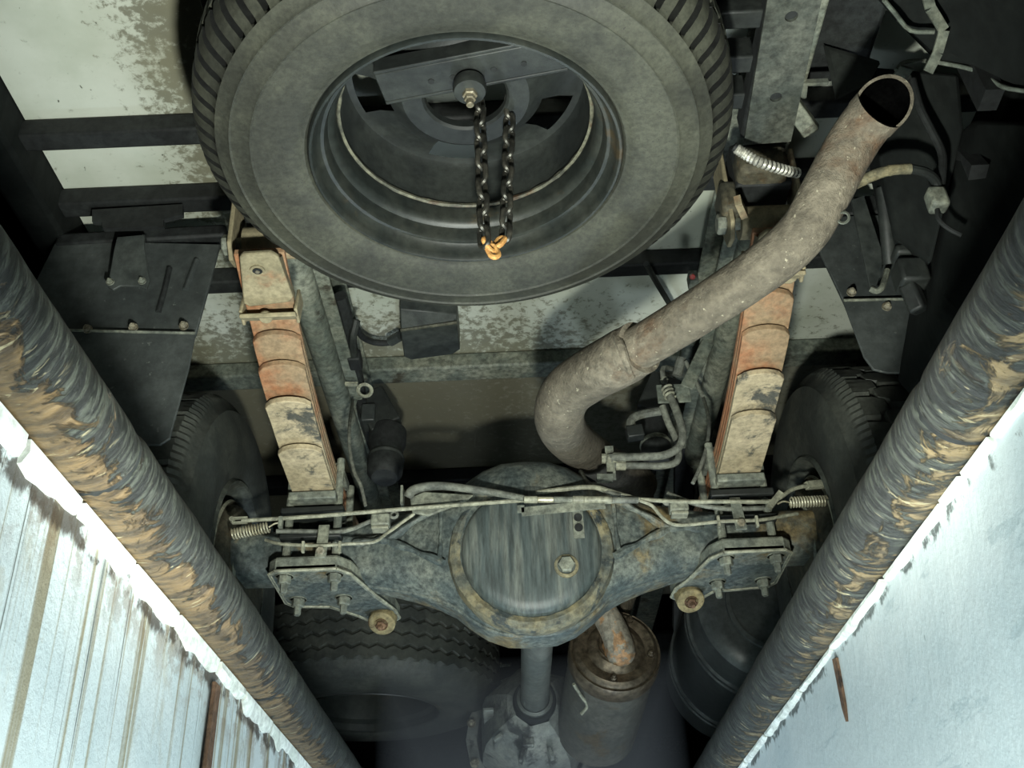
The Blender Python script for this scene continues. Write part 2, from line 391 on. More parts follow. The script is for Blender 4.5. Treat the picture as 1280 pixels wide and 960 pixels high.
# rusty steel let into the walls
a = P(268, 850, x=PC-WX+.004); 
m = MB(); m.plate([V(a.x, a.y-.012, GZ-.035), V(a.x, a.y+.016, GZ-.035), V(a.x, a.y+.012, .1), V(a.x, a.y+.017, -.1), V(a.x, a.y+.012, -.5), V(a.x, a.y-.012, -.5), V(a.x, a.y-.010, -.1), V(a.x, a.y-.014, .12)], (.006, 0, 0))
m.build('steel_strip', M['rust'], wl, bevel=.002, label='rusted flat steel strip let into the wall')
m = MB(); m.plate([P(1040, 824, x=PC+WX-.004), P(1045, 822, x=PC+WX-.004), P(1055, 880, x=PC+WX-.004), P(1057, 902, x=PC+WX-.004), P(1052, 885, x=PC+WX-.004)], (.006, 0, 0))
m.build('steel_strip', M['rust'], wr, label='thin rusty steel sliver hanging from the pipe joint')

# guard pipes on the pit edges, in welded lengths
GR = .045; GPX, GPZ = .423, .500
def guard(name, s, cuts, m, label):
    t = thing(name, label, 'pipe', (PC+s*GPX, 1.0, GPZ), 'guard pipes along the pit edges')
    for i in range(len(cuts)-1):
        y0, y1 = cuts[i]+.0015, cuts[i+1]-.0015
        n = max(4, int((y1-y0)/.02)); vs = []; fs = []; K = 40
        for a_ in range(n+1):
            y = y0+(y1-y0)*a_/n
            for j in range(K):
                th = 2*math.pi*j/K
                r = GR+.0012*noise.noise((y*14, math.cos(th)*1.5, math.sin(th)*1.5+s*7))+.0006*noise.noise((y*60, math.cos(th)*4, math.sin(th)*4))
                if a_ in (0, n): r -= .003
                yy = y+.010*math.cos(th+.6*s)*(1 if a_ in (0, n) else 0)
                vs.append((PC+s*GPX+r*math.cos(th), yy, GPZ+r*math.sin(th)))
        for a_ in range(n):
            for j in range(K): fs.append((a_*K+j, a_*K+(j+1) % K, (a_+1)*K+(j+1) % K, (a_+1)*K+j))
        fs += [tuple(range(K)), tuple(n*K+j for j in range(K))]
        MB().add(vs, fs).build('pipe_section', m, t)
    for y in cuts[1:-1]:
        MB().lathe([(GR-.007, -.006), (GR-.002, -.003), (GR-.002, .003), (GR-.007, .006)], (PC+s*GPX, y, GPZ), (0, 1, 0), 40,
                   fn=lambda i, j, th, r, h: (r+.0012*noise.noise((th*6, i, y)), h)).build('weld_bead', M['deep'], t)
    return t
guard('guard_pipe', -1, [-2, yl(112, 535), yl(318, 850), 6.5], M['guard_l'], 'flaking black guard pipe on the left edge of the pit above streaked wall')
guard('guard_pipe', 1, [-2, P(1150, 570, x=.38).y, yr(1030, 835), 6.5], M['guard_r'], 'flaking black guard pipe on the right edge of the pit above cleaner wall')

# ================================================================ TRUCK
TC = .02
# ---- bed floor and its cross members
bed = thing('truck_bed', 'white painted truck bed underside with black cross members', 'truck bed', (TC, 1.8, 1.55))
BZ = 1.55
def sheet(x0, x1, y0, y1):
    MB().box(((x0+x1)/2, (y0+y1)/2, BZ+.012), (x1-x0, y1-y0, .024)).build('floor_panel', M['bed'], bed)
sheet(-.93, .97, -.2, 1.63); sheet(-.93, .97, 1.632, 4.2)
def cross(p0, p1, wd, ht, m='deep'):
    MB().bar(p0, p1, wd, ht).build('cross_member', M[m], bed, bevel=.006)
cross((-1.0, 1.45, BZ-.024), (.99, 1.45, BZ-.024), .045, .046)
cross((-1.0, 1.645, BZ-.024), (.99, 1.645, BZ-.024), .045, .046)
cross((-1.0, 1.93, BZ-.024), (.99, 1.93, BZ-.024), .045, .046)
cross((-1.0, 2.345, BZ-.024), (.99, 2.345, BZ-.024), .07, .046, 'frame')
cross((-1.0, 1.04, BZ-.024), (.99, 1.04, BZ-.024), .06, .046)
cross((-1.0, 3.0, BZ-.024), (.99, 3.0, BZ-.024), .06, .046)
for s in (-1, 1):
    x = -.97 if s < 0 else 1.0
    MB().box((x, 2.0, BZ-.03), (.075, 4.6, .12)).build('side_sill', M['corner'], bed, bevel=.01)
m = MB(); m.plate([P(115, 262, y=1.625), P(228, 255, y=1.625), P(228, 268, y=1.625), P(204, 274, y=1.625), P(204, 283, y=1.625), P(128, 285, y=1.625), P(127, 277, y=1.625), P(115, 277, y=1.625)], (0, .012, 0))
m.build('gusset', M['deep'], bed)

# ---- chassis
ch = thing('chassis_frame', 'grey green truck chassis rails above the leaf springs', 'chassis', (TC, 1.5, 1.36))
for s, x0, x1 in ((-1, -.455, -.375), (1, .445, .525)):
    m = MB()
    xo, xi = (x0, x1) if s < 0 else (x1, x0)
    prof = [(xi, 1.36), (xi, 1.368), (xo-s*.006, 1.368), (xo-s*.006, 1.493), (xi, 1.493), (xi, 1.501), (xo, 1.501), (xo, 1.36)]
    m.plate([V(x, .35, z) for x, z in prof], (0, 4.2, 0))
    m.build('rail', M['frame'], ch, bevel=.006)
    # inner round-edged reinforcement that shows beside the spring
    m = MB(); m.tube([V(xo-s*.024, 1.42, 1.350), V(xo-s*.024, 3.0, 1.350)], .030, 16); m.build('rail_lip', M['frame'], ch)
m = MB(); m.box((.035, 1.03, 1.41), (.80, .08, .10)); m.build('frame_cross_member', M['deep'], ch, bevel=.01)
m = MB(); m.box((.035, 3.3, 1.35), (.80, .12, .20)); m.build('frame_cross_member', M['deep'], ch, bevel=.01)
# drilled bracket on the rear end of the right rail
def holed_plate(c0, c1, w0, holes, hr, th, m, name, parent):
    """flat bar of width w0 from c0 to c1 (underside at z), with real holes along it"""
    c0, c1 = Vector(c0), Vector(c1); ax = (c1-c0); L = ax.length; ax.normalize(); sd = Vector((ax.y, -ax.x, 0))
    bm = bmesh.new(); K = 12
    edges = [0]+[ (holes[i]+holes[i+1])/2 for i in range(len(holes)-1)]+[L]
    mb = MB()
    for i, h in enumerate(holes):
        a0, a1 = edges[i], edges[i+1]
        for j in range(4*K//4):
            pass
        outer = []; inner = []
        for j in range(K*2):
            th_ = 2*math.pi*j/(K*2); cx, sx = math.cos(th_), math.sin(th_)
            inner.append((h+hr*cx, hr*sx))
            sc = min(((a1-h) if cx > 0 else (h-a0))/max(abs(cx), 1e-6), (w0/2)/max(abs(sx), 1e-6))
            outer.append((h+sc*cx, sc*sx))
        # add the corners
        vs = []; fs = []
        for lst, dz in ((outer, 0), (inner, 0), (outer, th), (inner, th)):
            vs += [c0+ax*u+sd*v_+Vector((0, 0, dz)) for u, v_ in lst]
        n = K*2
        for j in range(n):
            k = (j+1) % n
            fs += [(j, k, n+k, n+j), (2*n+j, 3*n+j, 3*n+k, 2*n+k), (n+j, n+k, 3*n+k, 3*n+j), (j, 2*n+j, 2*n+k, k)]
        for (u, v_) in ((a0, w0/2), (a1, w0/2), (a0, -w0/2), (a1, -w0/2)):
            th_ = math.atan2(v_, u-h) % (2*math.pi); j = int(th_/(2*math.pi/n)) % n; k = (j+1) % n; b0 = len(vs)
            vs += [c0+ax*u+sd*v_, c0+ax*u+sd*v_+Vector((0, 0, th))]
            fs += [(j, b0, k), (2*n+j, 2*n+k, b0+1), (j, 2*n+j, b0+1, b0), (k, b0, b0+1, 2*n+k)]
        mb.add(vs, fs)
    return mb.build(name, m, parent)
holed_plate((.437, .80, 1.30), (.462, 1.325, 1.30), .082, [.1, .258, .42], .010, .006, M['plate'], 'drilled_plate', ch)
m = MB(); m.box((.452, 1.06, 1.333), (.075, .52, .055)); m.build('rail_end', M['deep'], ch, bevel=.008)
for y in (1.0, 1.09, 1.18, 1.26):
    m = MB(); m.box((.37, y, 1.36), (.10, .035, .05)); m.build('tie_bar', M['black'], ch, bevel=.004)
# spare carrier hangs from here
m = MB(); m.bar((-.055, 1.03, 1.36), (-.052, 1.10, 1.36), .05, .03); m.build('carrier_stay', M['deep'], ch)

# ---- leaf springs
def leaf_z(y):  # underside of the lowest leaf pack near the axle, arched up toward the shackles
    return .962+.28*(y-2.03)**2
def spring(s, xc, label):
    t = thing('leaf_spring', label, 'leaf spring', (xc, 2.02, .96))
    WD = .086
    ends = [1.37, 1.515, 1.57, 1.64, 1.765] if s < 0 else [1.37, 1.47, 1.535, 1.62, 1.72]
    TH = .0135
    nL = len(ends)
    for i, ye in enumerate(ends):
        up = (nL-1-i)*TH
        yb = 2*2.02-ye
        n = 22; vs = []; fs = []; K = 9
        for a_ in range(n+1):
            y = ye+(yb-ye)*a_/n
            for j in range(K):
                u = -1+2*j/(K-1)
                dy = 0.
                if i > 0:
                    e = .016*u*u+(.006 if abs(u) > .99 else 0)
                    if a_ == 0: dy = e
                    if a_ == n: dy = -e
                for dz in (0, TH-.0015):
                    vs.append(Vector((xc+u*WD/2, y+dy, leaf_z(y)+up+dz-((.011 if i == 3 else .006)*max(0., 1-(y-ye)/.09)**2 if i else 0))))
        r = 2*K
        for a_ in range(n):
            for j in range(K-1):
                p = a_*r+2*j
                fs += [(p, p+2, p+r+2, p+r), (p+1, p+r+1, p+r+3, p+3)]
            fs += [(a_*r, a_*r+r, a_*r+r+1, a_*r+1), (a_*r+r-2, a_*r+r-1, a_*r+2*r-1, a_*r+2*r-2)]
        for a_ in (0, n):
            for j in range(K-1):
                p = a_*r+2*j; fs.append((p, p+1, p+3, p+2))
        mt = 'leaf_rust' if i < 3 else 'leaf_pale'
        MB().add(vs, fs).build('leaf', M[mt], t, bevel=.0015)
    # rebound clip
    yc = 1.475 if s < 0 else 1.435; zc = leaf_z(yc)+.040
    m = MB(); m.bar((xc-WD/2-.006, yc, zc-.006), (xc+WD/2+.006, yc, zc-.006), .036, .008, up=(0, -.5, 1))
    for q in (-1, 1): m.bar((xc+q*(WD/2+.005), yc, zc-.008), (xc+q*(WD/2+.005), yc+.012, zc+.045), .006, .034, up=(0, 1, 0))
    m.build('rebound_clip', M['hanger'], t, bevel=.002)
    m = MB(); m.disc((xc-.005, yc-.004, zc-.008), (0, -.4, -1), .012, .006, 16); m.build('clip_rivet', M['hanger'], t)
    # shackle / hanger plate at the rear
    fx = (lambda p: p) if s < 0 else (lambda p: V(2*.021-p.x, p.y, p.z))
    zz = 1.098
    m = MB(); m.plate([fx(P(299, 322, z=zz+.012)), fx(P(304, 318, z=zz+.014)), fx(P(338, 316, z=zz+.014)), fx(P(348, 322, z=zz+.012)), fx(P(366, 372, z=zz)), fx(P(362, 378, z=zz)), fx(P(312, 384, z=zz)), fx(P(304, 380, z=zz))], (0, .002, .010)); m.build('hanger_plate', M['hanger'], t, bevel=.003)
    m = MB(); m.plate([fx(P(350, 322, z=zz+.012)), fx(P(368, 374, z=zz)), fx(P(368, 366, z=zz+.03)), fx(P(353, 318, z=zz+.045))], (0, .004, .004)); m.build('hanger_flange', M['hanger'], t)
    hc_ = fx(P(322, 338, z=zz+.008))
    m = MB(); m.lathe([(.0125, .003), (.0125, -.002), (.008, -.002), (.008, .006)], hc_, (0, .1, 1), 18); m.build('hanger_collar', M['hanger'], t)
    m = MB(); m.disc(hc_+V(0, 0, -.0012), (0, .1, -1), .0085, .0015, 16); m.build('hanger_hole', M['deep'], t)
    m = MB(); m.disc(hc_+V(0, 0, -.002), (0, .1, -1), .004, .002, 6); m.build('hanger_rivet', M['nut'], t)
    e_ = fx(P(288, 306, x=-.492))
    for q in (-1, 1):
        m = MB(); x = xc+q*.060
        m.plate([V(x, e_.y-.04, e_.z+.14), V(x, e_.y+.03, e_.z+.14), V(x, e_.y+.036, e_.z), V(x, e_.y+.024, e_.z-.034), V(x, e_.y-.010, e_.z-.044), V(x, e_.y-.034, e_.z-.022)], (q*.008, 0, 0))
        m.build('shackle_plate', M['hanger'], t, bevel=.002)
    m = MB(); m.tube([V(xc-.075, e_.y, e_.z), V(xc+.075, e_.y, e_.z)], .012, 14)
    for q in (-1, 1): m.disc((xc+q*.069, e_.y, e_.z), (q, 0, 0), .019, .016, 6)
    m.build('shackle_bolt', M['bracket'], t)
    m = MB(); m.lathe([(.030, -.045), (.030, .045), (.014, .045), (.014, -.045)], (xc, e_.y, e_.z), (1, 0, 0), 24, close=True); m.build('spring_eye', M['hanger'], t)
    # shackle box up to the rail
    m = MB(); m.box((xc, e_.y-.005, 1.308), (.10, .09, .10)); m.build('hanger_bracket', M['deep'], t, bevel=.006)
    # clamp pad under the pack at the axle
    m = MB(); m.box((xc, 2.0, .953), (.098, .16, .018)); m.build('spring_pad', M['bracket'], t, bevel=.003)
    m = MB(); m.box((xc, 2.02, 1.042), (.10, .10, .02)); m.build('spring_clamp', M['bracket'], t, bevel=.003)
    return t
spring(-1, -.42, 'rusty orange and beige leaf spring on the left side of the truck')
spring(1, .462, 'rusty orange and beige leaf spring on the right behind the exhaust pipe')

# ---- rear axle
AY, AZ = 2.05, .858
ax_t = thing('rear_axle', 'dirty grey rear axle housing with round differential cover', 'axle', (TC, AY, AZ))
hx = [(0, .190, .130, 0), (.05, .187, .128, 0), (.09, .172, .122, 0), (.125, .148, .112, 0), (.155, .122, .104, 0), (.19, .104, .094, 0), (.24, .088, .082, .002), (.30, .074, .070, .004), (.36, .062, .060, .006), (.44, .055, .056, .008), (.60, .052, .054, .010), (.66, .052, .054, .010)]
prof = [(-x, h, d, z) for x, h, d, z in hx[::-1]]+hx[1:]
vs = []; fs = []; K = 40
xs = []
for i in range(len(prof)-1):
    for k in range(3):
        t_ = k/3; xs.append(tuple(prof[i][q]*(1-t_)+prof[i+1][q]*t_ for q in range(4)))
xs.append(prof[-1])
for x, h, d, z in xs:
    for j in range(K):
        th = 2*math.pi*j/K; e = .62
        c_, s_ = math.cos(th), math.sin(th)
        vs.append((TC+x, AY+d*math.copysign(abs(c_)**e, c_), AZ+z+h*math.copysign(abs(s_)**e, s_)))
for i in range(len(xs)-1):
    for j in range(K): fs.append((i*K+j, i*K+(j+1) % K, (i+1)*K+(j+1) % K, (i+1)*K+j))
fs += [tuple(range(K)), tuple((len(xs)-1)*K+j for j in range(K))]
MB().add(vs, fs).build('axle_housing', M['axle'], ax_t, ang=50)
CY = AY-.100; CZ = .822; CX = .0245
m = MB(); m.lathe([(.166, .03), (.168, .004), (.163, -.008), (.152, -.013), (.142, -.010)], (CX, CY, CZ), (0, 1, 0), 64,
                  fn=lambda i, j, th, r, h: (r+.0025*noise.noise((th*7, i*.7, 3)), h-.002*noise.noise((th*9, i, 8))))
m.build('cover_flange', M['flange'], ax_t)
m = MB(); m.lathe([(.141, -.006), (.138, -.018), (.130, -.027), (.115, -.031), (.09, -.033), (.05, -.034), (1e-5, -.035)], (CX, CY, CZ), (0, 1, 0), 72)
cover = m.build('differential_cover', M['cover'], ax_t, ang=60)
pl = P(708, 708, y=CY-.033)
m = MB(); m.lathe([(.024, .004), (.024, -.004), (.021, -.006), (.018, -.006)], pl, (0, 1, 0), 24); m.build('plug_collar', M['mud'], cover)
m = MB(); m.disc(pl+V(0, -.004, 0), (0, -1, 0), .0165, .014, 6); m.build('drain_plug', M['bracket'], cover)
# level-plug strap with two holes
q0 = P(723, 656, y=CY-.036)
m = MB(); m.box(q0, (.022, .006, .058)); m.build('hole_strap', M['bracket'], cover, bevel=.001)
for dz in (.014, -.008):
    m = MB(); m.lathe([(.0085, -.004), (.0085, -.006), (.005, -.006), (.005, -.002)], q0+V(0, 0, dz), (0, 1, 0), 16); m.build('strap_hole', M['deep'], cover)
    m = MB(); m.disc(q0+V(0, -.0035, dz), (0, -1, 0), .005, .002, 12); m.build('strap_hole', M['deep'], cover)
# stiffening ridges either side of the cover: a sideways Y of weld each
def ridge(a_, b_, r=.0095):
    m = MB(); pts = [a_.lerp(b_, i/10)+V(.002*noise.noise((i*.9, a_.x*9, 1)), 0, .003*noise.noise((i*.8, a_.z*9, 4))) for i in range(11)]
    m.tube(pts, lambda t: r*(.75+.25*math.sin(t*9)), 8); m.build('stiffener', M['axle'], ax_t)
for s in (-1, 1):
    f_ = lambda x, z: V(TC+s*x, AY-.0045-(.086 if x > .25 else (.112 if x < .18 else .096)), AZ+z)
    ridge(f_(.285, .006), f_(.175, .066)); ridge(f_(.285, .004), f_(.170, -.062)); ridge(f_(.175, .062), f_(.178, -.058), .005); ridge(f_(.36, .012)+V(0, .024, 0), f_(.285, .005))
# bottom seam
m = MB(); m.tube([V(TC+x, AY-.02-.02*math.cos(x*6), AZ-h+z+.001) for x, h, d, z in prof[3:-3]], .005, 8, k=3); m.build('seam', M['axle'], ax_t)

# U-bolts, saddle plates with damper lugs
def saddle(s, xc):
    zb = .792; y0, y1 = 1.925, 2.115
    x0, x1 = xc-.078, xc+.078
    t = thing('saddle_plate', ('grimy spring saddle plate with nuts under the %s end of the axle' % ('left' if s < 0 else 'right')), 'bracket', (xc, 2.0, zb))
    inn = -s
    lug = P(478, 776, z=.775) if s < 0 else P(862, 748, z=.775)
    xi = xc+inn*.078; xo = xc-inn*.078
    poly = [V(xo, y0+.015, zb), V(xo+inn*.015, y0, zb), V(xi-inn*.02, y0, zb), V(xi+inn*.004, y0+.03, zb), V(xi+inn*.035, 2.07, zb), V(lug.x+inn*.03, lug.y-.02, zb),
            V(lug.x+inn*.034, lug.y+.03, zb), V(lug.x+inn*.012, lug.y+.055, zb), V(lug.x-inn*.03, lug.y+.05, zb), V(lug.x-inn*.055, lug.y+.005, zb), V(xc+inn*.01, 2.135, zb), V(xo+inn*.015, 2.125, zb), V(xo, 2.10, zb)]
    m = MB(); m.plate(poly, (0, 0, .010)); m.build('plate', M['axle'], t, bevel=.002)
    # raised rim following the outline
    n = len(poly); cx_ = sum((p.x for p in poly))/n; cy_ = sum((p.y for p in poly))/n
    m = MB(); vs = []; fs = []
    ctr = V(cx_, cy_, zb)
    for p in poly:
        dn = (ctr-p); dn.z = 0; dn.normalize()
        for a_, z in ((.006, zb+.026), (.002, zb+.028), (0, zb+.024), (0, zb-.004), (.005, zb-.0045)): vs.append(V(p.x, p.y, z)+dn*a_)
    for i in range(n):
        k = (i+1) % n
        for j in range(4): fs.append((i*5+j, i*5+j+1, k*5+j+1, k*5+j))
    m.add(vs, fs); m.build('plate_rim', M['bracket'], t, ang=20)
    m = MB()
    for i in range(n): m.tube([poly[i]+V(0, 0, -.001), poly[(i+1) % n]+V(0, 0, -.001)], .0035, 6)
    m.build('plate_edge', M['cable'], t)
    for bx, by in ((x0+.028, 1.955), (x1-.028, 1.955), (x0+.030, 2.085), (x1-.030, 2.085)):
        m = MB(); m.bolt((bx, by, zb), (0, 0, -1), .0135, .016, .018); m.build('nut', M['bracket'], t)
    for by in (1.955, 2.085):          # the U-bolts go up beside the tube to the spring pack
        for bx in (x0+.028, x1-.028):
            m = MB(); m.tube([V(bx, by, zb+.008), V(bx, by, 1.05)], .0085, 10); m.build('u_bolt_shank', M['bracket'], t)
    m = MB(); dirn = V(-.10*inn, -.55, -.8).normalized()
    m.tube([lug+dirn*-.02, lug+dirn*.012], .030, 24); m.build('damper_bush', M['bush'], t, bevel=.003)
    m = MB(); m.bolt(lug+dirn*.012, dirn, .011, .006, .010); m.build('damper_bolt', M['rust'], t)
    # upper strap with a bolt that ties brake pipe to the saddle
    q = P(401, 690, y=1.90) if s < 0 else P(926, 655, y=1.90)
    m = MB(); m.bar(q+V(0, 0, -.012), q+V(0, .018, .065), .022, .005, up=(0, -1, 0)); m.build('pipe_strap', M['bracket'], t, bevel=.001)
    m = MB(); m.disc(q+V(0, -.003, .0), (0, -1, 0), .0085, .007, 6); m.build('strap_bolt', M['nut'], t)
    m = MB(); m.box((xc, 1.955, .925), (.13, .045, .016)); m.box((xc, 1.945, .868), (.125, .03, .012)); m.build('clamp_block', M['black'], t, bevel=.003)
    return t
saddle(-1, -.42); saddle(1, .462)

# ---- wheels
def wheel(name, xin, s, label, seg=66):
    """xin: plane of the inner face; the tyre runs outward (s) from it"""
    t = thing(name, label, 'wheel', (xin+s*.1, 2.12, GZ))
    RR = AZ-GZ; o = (xin, 2.12, GZ+RR); W = .205
    pr = [(.208, .02), (.222, .008), (.25, .001), (.29, 0), (.325, .003), (.358, .012), (.364, .013), (.368, .020), (.382, .028), (.392, .036), (RR, .052), (RR, .075), (RR, .092), (RR-.011, .095), (RR-.011, .101), (RR, .104), (RR, .13), (RR, .15), (.395, W-.034), (.38, W-.024), (.335, W-.004), (.28, W), (.225, W-.01), (.208, W-.02)]
    n = seg*4
    def fn(i, j, th, r, h):
        if 8 <= i <= 10 and j % 2 == 0: r -= .004
        if (11 <= i <= 12 and j % 8 == 0) or (15 <= i <= 17 and j % 8 == 4): r -= .012
        if 12 <= i <= 15: h += .010*(1 if (j % 8) in (2, 3, 4, 5) else -1)
        return r, h
    MB().lathe(pr, o, (s, 0, 0), n, fn=fn).build('tyre', M['tread'], t, ang=28)
    rp = [(.216, .012), (.211, .004), (.205, .006), (.202, .02), (.194, .03), (.188, .05), (.186, .09), (.17, .10), (.16, .12), (.08, .125), (1e-5, .125)]
    MB().lathe(rp, o, (s, 0, 0), 64).build('rim', M['plate'], t)
    dp = [(1e-5, -.022), (.09, -.022), (.120, -.016), (.125, -.004), (.150, .002), (.158, .010), (.160, .02), (.168, .022), (.168, .034), (.163, .036), (.163, .085)]
    MB().lathe(dp, o, (s, 0, 0), 64).build('brake_drum', M['grub'], t)
    m = MB()
    m.lathe([(.166, .017), (.1705, .022), (.166, .030)], o, (s, 0, 0), 64); m.build('drum_ridge', M['cable'], t)
    m = MB(); m.lathe([(.119, -.018), (.1235, -.013), (.119, -.006)], o, (s, 0, 0), 64); m.build('drum_ridge', M['bracket'], t)
    return t
wheel('wheel_assembly', -.602, -1, 'black truck wheel at the left end of the axle')
wheel('wheel_assembly', .622, 1, 'black truck wheel at the right end of the axle')

# ---- the big spare wheel under the tail
SX, SY = -.055, 1.163
sp = thing('spare_wheel_assembly', 'large dusty spare wheel slung flat nearest the lens', 'spare wheel', (SX, SY, 1.115))
pr = [(.238, 1.150), (.2395, 1.134), (.243, 1.128), (.249, 1.126), (.252, 1.1235), (.27, 1.120), (.295, 1.1175), (.318, 1.1165), (.321, 1.1145), (.324, 1.1165), (.348, 1.121), (.351, 1.119), (.354, 1.1225), (.366, 1.128), (.372, 1.131), (.375, 1.136), (.379, 1.140), (.388, 1.147), (.398, 1.157), (.406, 1.169), (.410, 1.182), (.412, 1.20), (.405, 1.203), (.405, 1.209), (.413, 1.212), (.413, 1.245), (.410, 1.265), (.40, 1.282), (.385, 1.298), (.35, 1.312), (.30, 1.316), (.25, 1.31), (.238, 1.295)]
NS = 80
def spf(i, j, th, r, h):
    if 15 <= i <= 21:
        if j % 8 in (0, 1): r -= .024 if i > 15 else .006; h += .018 if 15 < i < 20 else .004
    if 24 <= i <= 27 and j % 8 in (3, 4): r -= .006
    return r, h
tm = MB().lathe([(r, z) for r, z in pr], (SX, SY, 0), (0, 0, 1), NS*8, fn=spf)
# (the shade down in the slits between the shoulder blocks is painted on, near black)
ty = tm.build('tyre', M['tyre'], sp, ang=30); ty.data.materials.append(M['slit_shade'])
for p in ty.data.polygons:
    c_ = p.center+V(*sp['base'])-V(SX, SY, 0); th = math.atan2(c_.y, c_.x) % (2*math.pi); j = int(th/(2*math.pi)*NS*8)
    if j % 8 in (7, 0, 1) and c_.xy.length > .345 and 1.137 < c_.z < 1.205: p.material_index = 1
rimp = [(.2395, 1.140), (.2385, 1.128), (.236, 1.1245), (.2325, 1.1245), (.230, 1.128), (.2285, 1.135), (.226, 1.146), (.221, 1.152), (.216, 1.153), (.2135, 1.158), (.213, 1.172), (.2115, 1.178), (.207, 1.181), (.203, 1.186), (.201, 1.194), (.2015, 1.210), (.200, 1.216)]
rim = MB().lathe(rimp, (SX, SY, 0), (0, 0, 1), 96).build('rim', M['rim'], sp)
MB().lathe([(.200, 1.215), (.198, 1.2135), (.1945, 1.216), (.1955, 1.221)], (SX, SY, 0), (0, 0, 1), 96, fn=lambda i, j, th, r, h: (r+.0022*noise.noise((th*9, i, 2)), h)).build('rim_edge', M['edge'], rim)
def disc_skip(i, th):
    if i in (3, 4):
        a_ = (th-.25) % (2*math.pi/5); return a_ < .46
    return False
dpf = [(.199, 1.21), (.200, 1.300), (.193, 1.312), (.182, 1.314), (.155, 1.308), (.128, 1.294), (.110, 1.274), (.102, 1.268), (.07, 1.268), (.066, 1.272), (.066, 1.285)]
MB().lathe(dpf, (SX, SY, 0), (0, 0, 1), 120, skip=disc_skip).build('wheel_disc', M['black'], rim)
# raised lettering on the sidewall, worn
def letters(body, th0, step, rad, size):
    m = MB()
    for k, chh in enumerate(body):
        if chh == ' ': continue
        cu_ = bpy.data.curves.new('t', 'FONT'); cu_.body = chh; cu_.size = size; cu_.align_x = 'CENTER'; cu_.extrude = .0012; cu_.offset = -.0004
        ob = bpy.data.objects.new('t', cu_); C.objects.link(ob)
        dg = bpy.context.evaluated_depsgraph_get(); dg.update(); me = ob.evaluated_get(dg).to_mesh()
        th = th0+step*k
        rv = V(math.cos(th), math.sin(th), 0); tv = V(-math.sin(th), math.cos(th), 0)
        o_ = V(SX, SY, 1.1245)+rv*rad
        # read from below with the letter tops toward the rim
        vs = [o_-tv*v.co.x*-1*(-1)+rv*-v.co.y+V(0, 0, -v.co.z) for v in me.vertices]
        m.add(vs, [tuple(p.vertices) for p in me.polygons])
        ob.evaluated_get(dg).to_mesh_clear(); bpy.data.objects.remove(ob)
    return m.build('sidewall_lettering', M['tyre'], sp)
letters('OO', R(91), -R(5.2), .362, .026)

# hoist bar, bolt and chain inside the spare
cb = thing('spare_carrier', 'dark steel carrier bar with bolt across the spare wheel hub', 'carrier bar', (-.04, 1.09, 1.235))
pa, pb = V(-.185, 1.115, 1.246), V(.10, 1.062, 1.246)
dirb = (pb-pa).normalized(); sdb = V(-dirb.y, dirb.x, 0)
m = MB(); m.bar(pa, pb, .056, .006); m.build('bar_web', M['black'], cb, bevel=.002)
for q in (-1, 1):
    m = MB(); m.bar(pa+sdb*q*.031+V(0, 0, .012), pb+sdb*q*.031+V(0, 0, .012), .006, .030); m.build('bar_flange', M['black'], cb, bevel=.0015)
for u in (.28, .40, .62, .78):
    c_ = pa.lerp(pb, u)
    m = MB(); m.disc(c_+V(0, 0, -.0032)+sdb*.004, (0, 0, -1), .005, .001, 14); m.build('bar_hole', M['deep'], cb)
bc = P(587, 103, z=1.236)
m = MB(); m.lathe([(.006, -.02), (.024, -.018), (.026, -.010), (.024, .004), (.018, .010), (1e-5, .010)], bc+V(0, 0, -.004), (0, 0, 1), 28); m.build('bar_washer', M['black'], cb)
m = MB(); m.disc(bc+V(0, 0, -.022), (0, 0, -1), .0115, .010, 6); m.disc(bc+V(0, 0, -.032), (0, 0, -1), .009, .008, 6); m.disc(bc+V(0, 0, -.04), (0, 0, -1), .006, .010, 12); m.build('bar_nut', M['nut'], cb)
m = MB(); m.tube([bc, bc+V(0, 0, .30)], .007, 10); m.build('carrier_rod', M['black'], cb)

def link(c, axis, nrm, L=.034, Wd=.026, r=.0044):
    axis = axis.normalized(); sd = nrm.cross(axis).normalized(); pts = []
    hw, hl = Wd/2-r, L/2-r
    for j in range(16):
        th = 2*math.pi*j/16; y = math.sin(th)*hw; x = math.cos(th)*hw+(hl-hw)*(1 if math.cos(th) >= 0 else -1)
        pts.append(c+axis*x+sd*y)
    m = MB(); n = 8; vs = []; fs = []
    for j in range(16):
        t_ = (pts[(j+1) % 16]-pts[j-1]).normalized(); nn = axis.cross(sd).normalized(); b_ = t_.cross(nn)
        for k in range(n):
            a_ = 2*math.pi*k/n; vs.append(pts[j]+nn*math.cos(a_)*r+b_*math.sin(a_)*r)
    for j in range(16):
        for k in range(n): fs.append((j*n+k, j*n+(k+1) % n, ((j+1) % 16)*n+(k+1) % n, ((j+1) % 16)*n+k))
    return m.add(vs, fs)
chn = thing('hoist_chain', 'black hoist chain hanging in a loop with a rusty lowest link', 'chain', (-.02, 1.19, 1.0))
A0, A1 = P(599, 128, y=1.185), P(605, 296, y=1.185)
B0, B1 = P(640, 118, y=1.20), P(632, 292, y=1.20)
def strand(a_, b_, n):
    ax_ = (b_-a_).normalized()
    for i in range(n):
        c_ = a_.lerp(b_, i/(n-1)); ang = R(38 if i % 2 else -46)
        nr = Matrix.Rotation(ang, 3, ax_) @ V(1, 0, 0)
        link(c_, ax_+V(.08*math.sin(i*2.1), 0, .02), nr, L=(b_-a_).length/(n-1)*1.42).build('chain_link', M['chain'], chn)
A0 += V(0, 0, .03); B0 += V(0, 0, .05)
strand(A0, A1, 11); strand(B0, B1, 13)
mid_ = P(616, 314, y=1.19)
